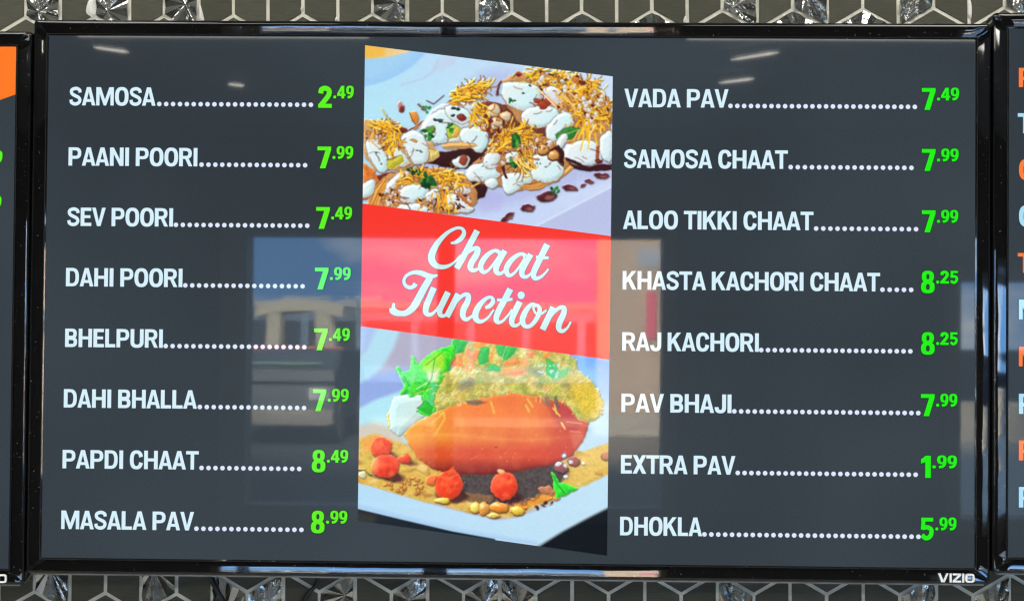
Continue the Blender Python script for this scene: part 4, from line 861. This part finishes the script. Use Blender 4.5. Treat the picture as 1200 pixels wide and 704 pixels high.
G = {
 'A': (.80, [[(0, 0), (.213, 0), (.40, .74), (.40, 1), (.285, 1)], mir([(0, 0), (.213, 0), (.40, .74), (.40, 1), (.285, 1)], .80), R_(.21, .19, .59, .345)], .0),
 'B': (.72, [R_(0, 0, S, 1)] + bowl(.1, 0, .72, .55, .40) + bowl(.1, .45, .695, 1, .40), .045),
 'C': (.76, ring(.39, .5, .385, .515, S, T, 16, 344, 40), .03),
 'D': (.76, [R_(0, 0, S, 1)] + bowl(.1, 0, .76, 1, .36), .045),
 'E': (.63, [R_(0, 0, S, 1), R_(S, 0, .63, T), R_(S, 1 - T, .62, 1), R_(S, .43, .575, .585)], .04),
 'H': (.80, [R_(0, 0, S, 1), R_(.80 - S, 0, .80, 1), R_(S, .42, .80 - S, .585)], .045),
 'I': (S, [R_(0, 0, S, 1)], .05),
 'J': (.64, [R_(.64 - S, .31, .64, 1)] + ring(.32, .315, .32, .33, S, T, 180, 360, 30), .03),
 'K': (.79, [R_(0, 0, S, 1), [(S, .34), (.78, 1), (.525, 1), (S, .61)], [(.29, .50), (.42, .69), (.80, 0), (.555, 0)]], .03),
 'L': (.60, [R_(0, 0, S, 1), R_(S, 0, .60, T)], .035),
 'M': (1.04, [R_(0, 0, .195, 1), R_(.845, 0, 1.04, 1), [(.06, 1), (.27, 1), (.52, .32), (.52, 0), (.45, 0)], mir([(.06, 1), (.27, 1), (.52, .32), (.52, 0), (.45, 0)], 1.04)], .045),
 'N': (.80, [R_(0, 0, S, 1), R_(.80 - S, 0, .80, 1), [(.02, 1), (S, 1), (.78, 0), (.80 - S, 0)]], .045),
 'O': (.80, ring(.40, .5, .40, .515, S, T, 0, 360, 40), .03),
 'P': (.75, [R_(0, 0, S, 1)] + bowl(.1, .37, .75, 1, .40), .04),
 'R': (.77, [R_(0, 0, S, 1)] + bowl(.1, .40, .74, 1, .38) + [[(.33, .46), (.54, .46), (.78, 0), (.56, 0)]], .03),
 'S': (.73, ribbon([(.63, .70), (.60, .84), (.40, .925), (.17, .86), (.12, .72), (.20, .60), (.38, .51), (.56, .42), (.625, .28), (.54, .13), (.34, .075), (.14, .15), (.10, .31)], .185), .02),
 'T': (.74, [R_(0, 1 - T, .74, 1), R_(.2675, 0, .4725, 1 - T)], .0),
 'U': (.78, [R_(0, .31, S, 1), R_(.78 - S, .31, .78, 1)] + ring(.39, .315, .39, .33, S, T, 180, 360, 30), .045),
 'V': (.80, [[(0, 1), (.215, 1), (.40, .27), (.40, 0), (.295, 0)], mir([(0, 1), (.215, 1), (.40, .27), (.40, 0), (.295, 0)], .80)], .0),
 'X': (.79, [[(0, 0), (.24, 0), (.78, 1), (.54, 1)], [(.01, 1), (.25, 1), (.79, 0), (.55, 0)]], .0),
 ' ': (.25, [], .03),
 '1': (.46, [R_(.20, 0, .46, 1), [(0, .64), (.22, .72), (.22, 1), (0, .84)]], .04),
 '2': (.65, ribbon([(.12, .66), (.15, .84), (.34, .90), (.51, .80), (.50, .60), (.33, .36), (.13, .12)], .235) + [R_(0, 0, .65, .185)], .03),
 '4': (.70, [R_(.36, 0, .60, 1), R_(0, .20, .70, .375), [(0, .22), (0, .37), (.34, 1), (.44, 1), (.40, .75), (.20, .30)]], .02),
 '5': (.65, [R_(.07, .83, .62, 1), [(.05, .46), (.24, .50), (.26, .86), (.08, .86)]] + ribbon([(.13, .53), (.33, .57), (.52, .48), (.53, .28), (.44, .13), (.27, .08), (.10, .22)], .205), .03),
 '7': (.64, [R_(0, .825, .64, 1), [(.12, 0), (.38, 0), (.64, .85), (.385, .85)]], .02),
 '8': (.64, ring(.32, .745, .285, .27, .215, .15, 0, 360, 30) + ring(.32, .275, .32, .29, .23, .155, 0, 360, 30), .03),
 '9': (.64, ring(.32, .67, .32, .345, .225, .155, 0, 360, 30) + ribbon([(.53, .68), (.52, .38), (.38, .15), (.13, .09)], .2), .03),
 '.': (.25, ring(.125, .11, .125, .125, .124, .124, 0, 360, 12, 2.2), .05),
}
def setline(s):
    """lay a string out; returns polygons and width"""
    x = 0.0; out = []
    for i, ch in enumerate(s):
        w, P, sb = G[ch]; x += sb if i else 0
        out += [[(px + x, py) for px, py in q] for q in P]; x += w + (sb if i < len(s) - 1 else 0)
    return out, x
def flat(name, polys, m, parent, y, orig, rim=None, rimw=0, step=6e-6, xf=None):
    """polygons (world x, z) as thin faces on the screen at depth y; rim: a darker edge just behind"""
    bm = bmesh.new()
    def put(P, yy, mi):
        try: f = bm.faces.new([bm.verts.new((x - orig[0], yy, z - orig[1])) for x, z in P]); f.material_index = mi
        except ValueError: pass
    for i, P in enumerate(polys): put(P, y - step * (i % 24), 0)
    if rim is not None:
        k = 0
        for a_ in range(8):
            dx, dz = math.cos(a_ * math.pi / 4) * rimw, math.sin(a_ * math.pi / 4) * rimw
            for P in polys: put([(x + dx, z + dz) for x, z in P], y + 2.5e-4 - (k % 30) * step, 1); k += 1
    for f in bm.faces:
        f.normal_update()
        if f.normal.y > 0: f.normal_flip()
    o = obj(name, bm, [m] + ([rim] if rim is not None else []), parent); return o
PXM = AW / 1089                              # metres on the screen per photograph pixel
def place(polys, x0, x1, w, base, cap): return [[(x0 + px * (x1 - x0) / w, base + py * cap) for px, py in P] for P in polys]

def tv(cx, cz, label):
    root = thing('menu_screen', (cx, 0, Z0 + cz), label, 'television', 'wall mounted menu screens')
    obj('bezel', ringmesh(profile(), side=profile(3.8, -2.0)), M_bezel, root)
    lip = obj('inner_trim', ringmesh([(.0011, -.00145), (.0011, -.0019), (.0019, -.0020), (.0019, -.0012)], closed=True), M_inner, root)
    bm = bmesh.new(); box(bm, -AW / 2 - .001, AW / 2 + .001, 0, .0008, -AH / 2 - .001, AH / 2 + .001); scr = obj('screen', bm, M_bg, root)
    bm = bmesh.new(); bevbox(bm, -AW / 2 - .010, AW / 2 + .010, .0262, .056, -AH / 2 - .012, AH / 2 + .010, .006); obj('rear_shell', bm, M_shell, root)
    bm = bmesh.new(); box(bm, -.22, .22, .0561, WALL_Y - .0014, -.15, .15); obj('wall_bracket', bm, M_shell, root)
    bm = bmesh.new(); z = -AH / 2 - BZ; bevbox(bm, -AW / 2 - BZ + .006, AW / 2 + BZ - .006, .0015, .0075, z - .0016, z - .0002, .0004); obj('lower_trim', bm, M_trim, root)
    # maker's lettering low on the right of the frame
    V = [[(0, 0), (0, 0), (0, 0)]]; P = []
    P += [[(0, 1), (.30, 1), (.62, .28), (.62, 0), (.40, 0)], mir([(0, 1), (.22, 1), (.62, .22), (.62, 0), (.44, 0)], 1.24)]; x = 1.40
    P += [R_(x, 0, x + .24, 1)]; x += .38
    P += [R_(x, .80, x + 1.0, 1), R_(x, 0, x + 1.0, .2), [(x, .2), (x + .32, .2), (x + 1.0, .8), (x + .68, .8)]]; x += 1.14
    P += [R_(x, 0, x + .24, 1)]; x += .38
    P += ring(x + .55, .5, .55, .5, .22, .2, 0, 360, 24, 4.0); x += 1.1
    bm = bmesh.new(); x0, sc = .4330, .0362 / x; zb = -AH / 2 - .01385; ht = .0088
    for i, q in enumerate(P):
        lo = [bm.verts.new((x0 + a_ * sc, -.0026 - 1e-5 * (i % 5), zb + b_ * ht)) for a_, b_ in q]; hi = [bm.verts.new((v.co.x, -.0040 - 1e-5 * (i % 7), v.co.z)) for v in lo]; n = len(q)
        bm.faces.new(hi)
        for k in range(n): bm.faces.new((lo[k], lo[(k + 1) % n], hi[(k + 1) % n], hi[k]))
    bmesh.ops.recalc_face_normals(bm, faces=bm.faces)
    lg = obj('logo', bm, M_logo, root); lg['label'] = 'small silver lettering on the lower frame'
    return root, scr

o_l, o_r = wp, wp
main, scr = tv(0, 0, 'centre menu screen with two white dish lists, green prices and food pictures')
gapx = AW + 2 * BZ + .0012
tvL, scrL = tv(-gapx, -.0118, 'menu screen cut off at the left edge with an orange corner panel')
tvR, scrR = tv(gapx, .0112, 'menu screen cut off at the right edge listing orange and pale blue letters')

OR = (0.0, Z0)
def row(px0, px1, py_base, cap_px, s, name, m, rim=None, rimw=0, label=None, origin=OR, parent=scr, y=-.0009):
    (xa, za), (xb, zb) = onplane(px0, py_base), onplane(px1, py_base); polys, w = setline(s)
    o = flat(name, place(polys, xa, xb, w, (za + zb) / 2, cap_px * PXM), m, parent, y, origin, rim, rimw)
    if label: o['label'] = label
    return o
LEFT = [('SAMOSA', 81.5, 182.5, 188.5, 364.5, '2', '49', 373, 389, 414.5, 124.4), ('PAANI POORI', 80.5, 231.5, 238, 357.7, '7', '99', 372, 388, 414, 195.0), ('SEV POORI', 79, 203, 208, 360.2, '7', '49', 370.5, 386.5, 412.5, 265.6),
        ('DAHI POORI', 77.5, 214, 219, 354.8, '7', '99', 369, 385, 411, 336.3), ('BHELPURI', 76.5, 191, 196, 356.8, '7', '49', 368, 384, 410, 407.4), ('DAHI BHALLA', 75, 231, 236, 356.5, '7', '99', 366.5, 382.5, 408.7, 478.3),
        ('PAPDI CHAAT', 73.5, 233, 238, 350.8, '8', '49', 365.5, 381.5, 408, 549.5), ('MASALA PAV', 72, 227.5, 232, 353.4, '8', '99', 364.5, 380.5, 407, 620.6)]
RIGHT = [('VADA PAV', 731.5, 853.5, 857.5, 1071.8, '7', '49', 1080, 1096, 1123.5, 127.6), ('SAMOSA CHAAT', 731, 923, 928, 1067.8, '7', '99', 1080, 1096, 1123, 198.8), ('ALOO TIKKI CHAAT', 730, 953, 957.8, 1073.2, '7', '99', 1080, 1096, 1122.5, 270.4),
         ('KHASTA KACHORI CHAAT', 729.5, 1031, 1035.5, 1067.5, '8', '25', 1079, 1095, 1122.5, 341.3), ('RAJ KACHORI', 729, 889, 893.5, 1066.5, '8', '25', 1079, 1095, 1122, 413.0), ('PAV BHAJI', 728, 857, 862, 1075.8, '7', '99', 1079, 1095, 1121.5, 485.0),
         ('EXTRA PAV', 727.5, 861.5, 866, 1072.7, '1', '99', 1079, 1090.5, 1121, 557.0), ('DHOKLA', 726.5, 822.5, 827, 1076, '5', '99', 1077.5, 1094, 1120.5, 629.4)]
for col, rows_ in enumerate((LEFT, RIGHT)):
    for (s, x0, x1, d0, d1, big, small, bx0, bx1, sx1, base) in rows_:
        zrow = onplane(x1 if col else x0, base)[1]
        if col == 0: zrow = onplane(200, base)[1]
        else: zrow = onplane(930, base - .6)[1]
        cap = 21.6 * PXM
        xa, xb = onplane(x0, base)[0], onplane(x1, base)[0]; polys, w = setline(s)
        o = flat('menu_text', place(polys, xa, xb, w, zrow, cap), M_word, scr, -.0011, OR, M_rimw, .00042); o['label'] = 'white words ' + s + ' on the screen'
        n = round((d1 - d0 + 1.6) / 8.08); P = []; r = 2.7 * PXM; d0 -= 1.6
        for k in range(n + 1):
            xx = onplane(d0 + (d1 - d0) * k / n, base)[0]; P.append([(xx + r * math.cos(a_ * math.pi / 7), zrow + 2.1 * PXM + r * math.sin(a_ * math.pi / 7)) for a_ in range(14)])
        o = flat('dot_leader', P, M_dot, scr, -.0010, OR); o['label'] = 'row of white dots after ' + s
        P1, w1 = G[big][1], G[big][0]; P2, w2 = setline('.' + small)
        xb0, xb1, xs0, xs1 = [onplane(v, base)[0] for v in (bx0, bx1, bx1 + 1.6, sx1)]
        pol = place(P1, xb0, xb1, w1, zrow - 1.4 * PXM, 25.6 * PXM) + place(P2, xs0, xs1, w2, zrow + 9.8 * PXM, 14.8 * PXM)
        o = flat('price', pol, M_green[col], scr, -.0011, OR, M_greenrim, .00075); o['label'] = 'green price %s.%s after %s' % (big, small, s)

# ---- slanted picture panel: fine mesh carrying the painted pictures as colours
food = paint_food() / 255.0
food = np.where(food <= .04045, food / 12.92, ((food + .055) / 1.055) ** 2.4)
TL, TR, BL, BR = (428, 53.5), (718, 90), (419.3, 609.5), (711.3, 650.5)
def panel_point(u, v):
    px = (TL[0] * (1 - u) + TR[0] * u) * (1 - v) + (BL[0] * (1 - u) + BR[0] * u) * v
    py = (TL[1] * (1 - u) + TR[1] * u) * (1 - v) + (BL[1] * (1 - u) + BR[1] * u) * v
    return px, py
def picture(name, v0, v1, label, NU=430, dens=800):
    NV = int(dens * (v1 - v0)); u, v = np.meshgrid(np.linspace(0, 1, NU + 1), np.linspace(v0, v1, NV + 1)); px, py = panel_point(u, v)
    d = np.stack([(px - PW / 2) / FPX, np.ones_like(px), -(py - PH / 2) / FPX], -1) @ CR.T; tt = -CAM[1] / d[..., 1]
    X, Z = CAM[0] + d[..., 0] * tt, CAM[2] + d[..., 2] * tt
    co_ = np.stack([X, np.full_like(X, -.0008), Z], -1).reshape(-1, 3).astype(np.float32)
    idx = np.arange((NU + 1) * (NV + 1)).reshape(NV + 1, NU + 1)
    q = np.stack([idx[:-1, :-1], idx[1:, :-1], idx[1:, 1:], idx[:-1, 1:]], -1).reshape(-1, 4)
    me = bpy.data.meshes.new(name); me.vertices.add(len(co_)); me.vertices.foreach_set('co', co_.ravel())
    me.loops.add(q.size); me.loops.foreach_set('vertex_index', q.ravel().astype(np.int32)); me.polygons.add(len(q)); me.polygons.foreach_set('loop_start', np.arange(0, q.size, 4, dtype=np.int32))
    me.update(calc_edges=True)
    fx, fy = np.clip((px - PX0) * PS, 0, PWID - 1.01), np.clip((py - PY0) * PS, 0, PHGT - 1.01); ix, iy = fx.astype(int), fy.astype(int); tx, ty = (fx - ix)[..., None], (fy - iy)[..., None]
    c = (food[iy, ix] * (1 - tx) + food[iy, ix + 1] * tx) * (1 - ty) + (food[iy + 1, ix] * (1 - tx) + food[iy + 1, ix + 1] * tx) * ty
    at = me.color_attributes.new('picture', 'FLOAT_COLOR', 'POINT'); at.data.foreach_set('color', np.concatenate([c, np.ones_like(c[..., :1])], -1).reshape(-1).astype(np.float32))
    me.materials.append(M_pic); o = link(bpy.data.objects.new(name, me), scr); o['label'] = label; return o
M_pic = bpy.data.materials.new('screen_picture'); M_pic.use_nodes = True; t = M_pic.node_tree; p = t.nodes['Principled BSDF']
p.inputs['Base Color'].default_value = (.004, .004, .005, 1); p.inputs['Roughness'].default_value = .022; p.inputs['Specular IOR Level'].default_value = .22; p.inputs['Emission Strength'].default_value = 1.0
an = N(t, 'ShaderNodeAttribute', attribute_name='picture'); t.links.new(an.outputs['Color'], p.inputs['Emission Color'])
picture('food_picture', 0.0, .3345, 'picture of crisp topped snack pieces with white yoghurt and yellow noodles')
picture('food_picture', .5895, 1.0, 'picture of a stuffed orange pastry with green leaves on a white plate')
b0, b1 = .3330, .5912
flat('banner', [[(lambda a_: onplane(*a_))(panel_point(u, v)) for u, v in ((0, b0), (0, b1), (1, b1), (1, b0))]], M_red, scr, -.00095, OR)

# ---- script title, drawn as pen strokes in photograph pixels: (x, y, width)
def sc(ox, oy, s, w0, *pts): return [(ox + p[0] / s, oy + p[1] / s, (p[2] if len(p) > 2 else w0) / s) for p in pts]
A_ = lambda w, *p: sc(440, 250, 4.69, w, *p)
B_ = lambda w, *p: sc(550, 260, 4.69, w, *p)
STROKES = [
 A_(22, (414, 164, 8), (440, 160, 16), (468, 142, 22), (487, 112, 20), (478, 86, 14), (445, 82, 13), (395, 108, 17), (345, 160, 26), (312, 220, 34), (312, 262, 34), (340, 290, 26), (385, 294, 18), (430, 272, 10), (470, 230, 8)),
 A_(28, (560, 95, 30), (520, 170, 30), (480, 245, 30), (446, 303, 30)),
 A_(20, (470, 262, 8), (500, 222, 14), (535, 196, 20), (562, 196, 26), (556, 226, 30), (530, 268, 30), (522, 298, 28), (540, 314, 20), (570, 300, 10), (600, 262, 7)),
 B_(20, (170, 172, 22), (145, 158, 16), (112, 172, 20), (80, 205, 26), (62, 245, 26), (76, 275, 20), (104, 266, 12), (140, 222, 10), (168, 180, 10)),
 B_(26, (196, 158, 28), (168, 208, 28), (148, 250, 28), (150, 276, 24), (172, 284, 16), (200, 262, 8), (222, 235, 7)),
 B_(20, (310, 190, 22), (288, 176, 16), (255, 190, 20), (222, 222, 26), (203, 262, 26), (216, 293, 20), (244, 284, 12), (280, 240, 10), (306, 198, 10)),
 B_(26, (338, 178, 28), (310, 226, 28), (290, 268, 28), (292, 294, 24), (314, 302, 16), (340, 282, 8), (362, 255, 7)),
 B_(26, (428, 124, 32), (400, 180, 30), (370, 240, 30), (352, 285, 28), (362, 310, 22), (392, 303, 14), (418, 280, 9), (435, 258, 7)),
 B_(13, (366, 193, 12), (395, 197, 15), (436, 198, 12)),
 A_(26, (222, 386, 24), (212, 400, 20), (190, 408, 18), (166, 396, 16), (157, 370, 14), (172, 342, 14), (210, 325, 18), (250, 328, 24), (290, 344, 26), (322, 345, 16), (342, 338, 8)),
 A_(30, (302, 352, 30), (268, 410, 34), (236, 470, 36), (205, 520, 34), (165, 548, 28), (125, 545, 24), (100, 522, 18), (102, 492, 8)),
 A_(16, (80, 522, 8), (92, 540, 20), (120, 550, 24), (150, 552, 18)),
 A_(26, (322, 408, 30), (300, 460, 30), (280, 510, 30), (278, 545, 26), (302, 556, 18), (334, 532, 10), (372, 475, 8)),
 A_(26, (400, 432, 30), (374, 485, 30), (354, 530, 28), (358, 558, 22), (380, 562, 14), (410, 540, 8)),
 A_(26, (456, 442, 30), (436, 482, 30), (412, 530, 30), (392, 568, 30)),
 A_(20, (425, 516, 8), (455, 474, 13), (486, 448, 18), (510, 450, 24), (508, 480, 28), (484, 530, 30), (482, 566, 26), (502, 582, 18), (535, 560, 9), (562, 525, 7)),
 B_(18, (88, 472, 12), (112, 462, 20), (130, 438, 20), (124, 416, 14), (98, 418, 16), (62, 450, 24), (36, 496, 30), (36, 530, 28), (62, 548, 18), (100, 528, 9), (135, 482, 7)),
 B_(26, (226, 368, 32), (196, 425, 30), (166, 480, 30), (148, 525, 28), (156, 550, 20), (182, 545, 12), (215, 510, 8), (235, 480, 7)),
 B_(13, (152, 428, 12), (190, 430, 15), (238, 424, 12)),
 B_(26, (278, 438, 30), (252, 490, 30), (234, 535, 28), (238, 564, 22), (262, 568, 14), (295, 540, 8), (312, 515, 7)),
 B_(22, (372, 462, 14), (345, 452, 16), (315, 482, 24), (293, 530, 28), (300, 566, 22), (328, 574, 18), (360, 546, 20), (382, 505, 22), (386, 474, 18), (370, 456, 12), (352, 470, 8), (364, 500, 9), (392, 505, 9), (425, 484, 7)),
 B_(28, (462, 468, 30), (444, 505, 30), (420, 555, 30), (402, 592, 30)),
 B_(20, (434, 540, 8), (465, 498, 13), (496, 472, 18), (520, 474, 24), (518, 504, 28), (496, 552, 30), (492, 586, 26), (512, 600, 18), (540, 580, 9), (558, 548, 7)),
]
pol = []
for s_ in STROKES:
    q = ribbon(s_, n=5, grow=.42); pol += [[onplane(*p_) for p_ in P] for P in q]
dc = (550 + 285 / 4.69, 260 + 403 / 4.69); pol.append([onplane(dc[0] + 4.3 * math.cos(a_ * math.pi / 9), dc[1] + 4.5 * math.sin(a_ * math.pi / 9)) for a_ in range(18)])
o = flat('script_title', pol, M_script, scr, -.0016, OR, M_scriptrim, .00055, step=4e-6); o['label'] = 'pale slanted script heading of two words on the red banner'

# ---- left screen: orange corner, the ends of three green prices
OL, ORR = (-gapx, Z0 - .0118), (gapx, Z0 + .0112)
x_r = -gapx + AW / 2; z_t = Z0 - .0118 + AH / 2
pl = [(x_r, z_t), (x_r, onplane(24.5, 111)[1]), (onplane(0, 117.5)[0], onplane(0, 117.5)[1]), (onplane(-260, 150)[0], onplane(-260, 150)[1]), (onplane(-400, 150)[0], z_t)]
o = flat('corner_panel', [pl], M_orange, scrL, -.0008, OL); o['label'] = 'orange panel in the upper corner'
for (xe, y0, y1) in ((3.2, 177, 191.5), (2.0, 229.5, 244)):
    P, w = G['9'][1], .64; za, zb = onplane(xe, y1)[1], onplane(xe, y0)[1]; xb = onplane(xe, y1)[0]
    flat('price', place(P, xb - 8.5 * PXM, xb, w, za, zb - za), M_green[0], scrL, -.0011, OL, M_greenrim, .0006)
# ---- right screen: first letters of ten lines
for i, (ch, yt, yb, c) in enumerate((('P', 80, 102.5, 1), ('T', 133, 156.5, 0), ('C', 187, 211, 1), ('C', 241, 265.5, 0), ('T', 296.5, 319.5, 1), ('M', 351, 374, 0), ('M', 406, 429, 1), ('P', 461, 484.5, 0), ('P', 515.5, 539, 1), ('P', 570, 594, 0))):
    P, w = G[ch][1], G[ch][0]; xa, za = onplane(1193.6 if ch != 'T' else 1192.3, yb); zb = onplane(1194, yt)[1]
    o = flat('menu_text', place(P, xa, xa + w * (zb - za) * .98, w, za, zb - za), M_ortext if c else M_cyan, scrR, -.0011, ORR, M_rimw, .0004); o['label'] = ('orange' if c else 'pale blue') + ' first letter of a menu line'

# ---- black cables running down the tiles under the centre screen
M_cable = mat('black_cable', (.012, .012, .012), .45, noise=(60, .2))
def cable(pts, r, label):
    P = [onplane(*p, WALL_Y - .006) for p in pts]; P3 = [(x, WALL_Y - .006 - .002 * (i % 2), z) for i, (x, z) in enumerate(P)]
    c = crom(P3, 6); m_ = c[0]; bm = bmesh.new(); tube(bm, [tuple(a_ - b_ for a_, b_ in zip(p, m_)) for p in c], r, 10)
    o = obj('power_cable', bm, M_cable, None, True); o.location = m_; o['label'] = label; o['category'] = 'cable'; o['group'] = 'black cables under the centre screen'
cable([(232, 640), (242, 662), (248, 678), (256, 693), (264, 712), (266, 760)], .0030, 'thick black cable slanting right below the centre screen, crossing a glass tile')
cable([(384, 640), (376, 665), (371, 684), (362, 694), (354, 712), (350, 760)], .0022, 'thinner black cable slanting left below the centre screen')
print('tiles', n_tiles[0])

tb, x0, x1, z1 = SHOP                        # sign letters standing on the roof across the car park (they mirror back to front)
for s_, pa, pb in (('MILL', 447, 396), ('CREEK', 386, 328)):
    polys, w = setline(s_); (xa, za), (xb, zb) = refl(pa, 358, 60), refl(pb, 358, 60); zt = refl(pb, 347, 60)[1]; zb = z1 + .25
    x = 0.0
    for i, ch in enumerate(s_):
        gw, P, sb = G[ch]; x += sb if i else 0; bm = bmesh.new(); sx = (xb - xa) / w
        for j, q in enumerate(P):
            lo = [bm.verts.new((xa + (x + a_) * sx - (x0 + x1) / 2, -.3 + .001 * j, zb + .02 + b_ * (zt - zb) - GZ)) for a_, b_ in q]; hi = [bm.verts.new((v.co.x, v.co.y + .16, v.co.z)) for v in lo]; n = len(q)
            bm.faces.new(lo); bm.faces.new(hi)
            for k in range(n): bm.faces.new((lo[k], lo[(k + 1) % n], hi[(k + 1) % n], hi[k]))
        bmesh.ops.recalc_face_normals(bm, faces=bm.faces); x += gw + (sb if i < len(s_) - 1 else 0)
        o = obj('sign_letter', bm, mat('white_sign_letter', (.8, .8, .78), .5, noise=(5, .05)), tb); o['label'] = 'white roof sign letter ' + ch
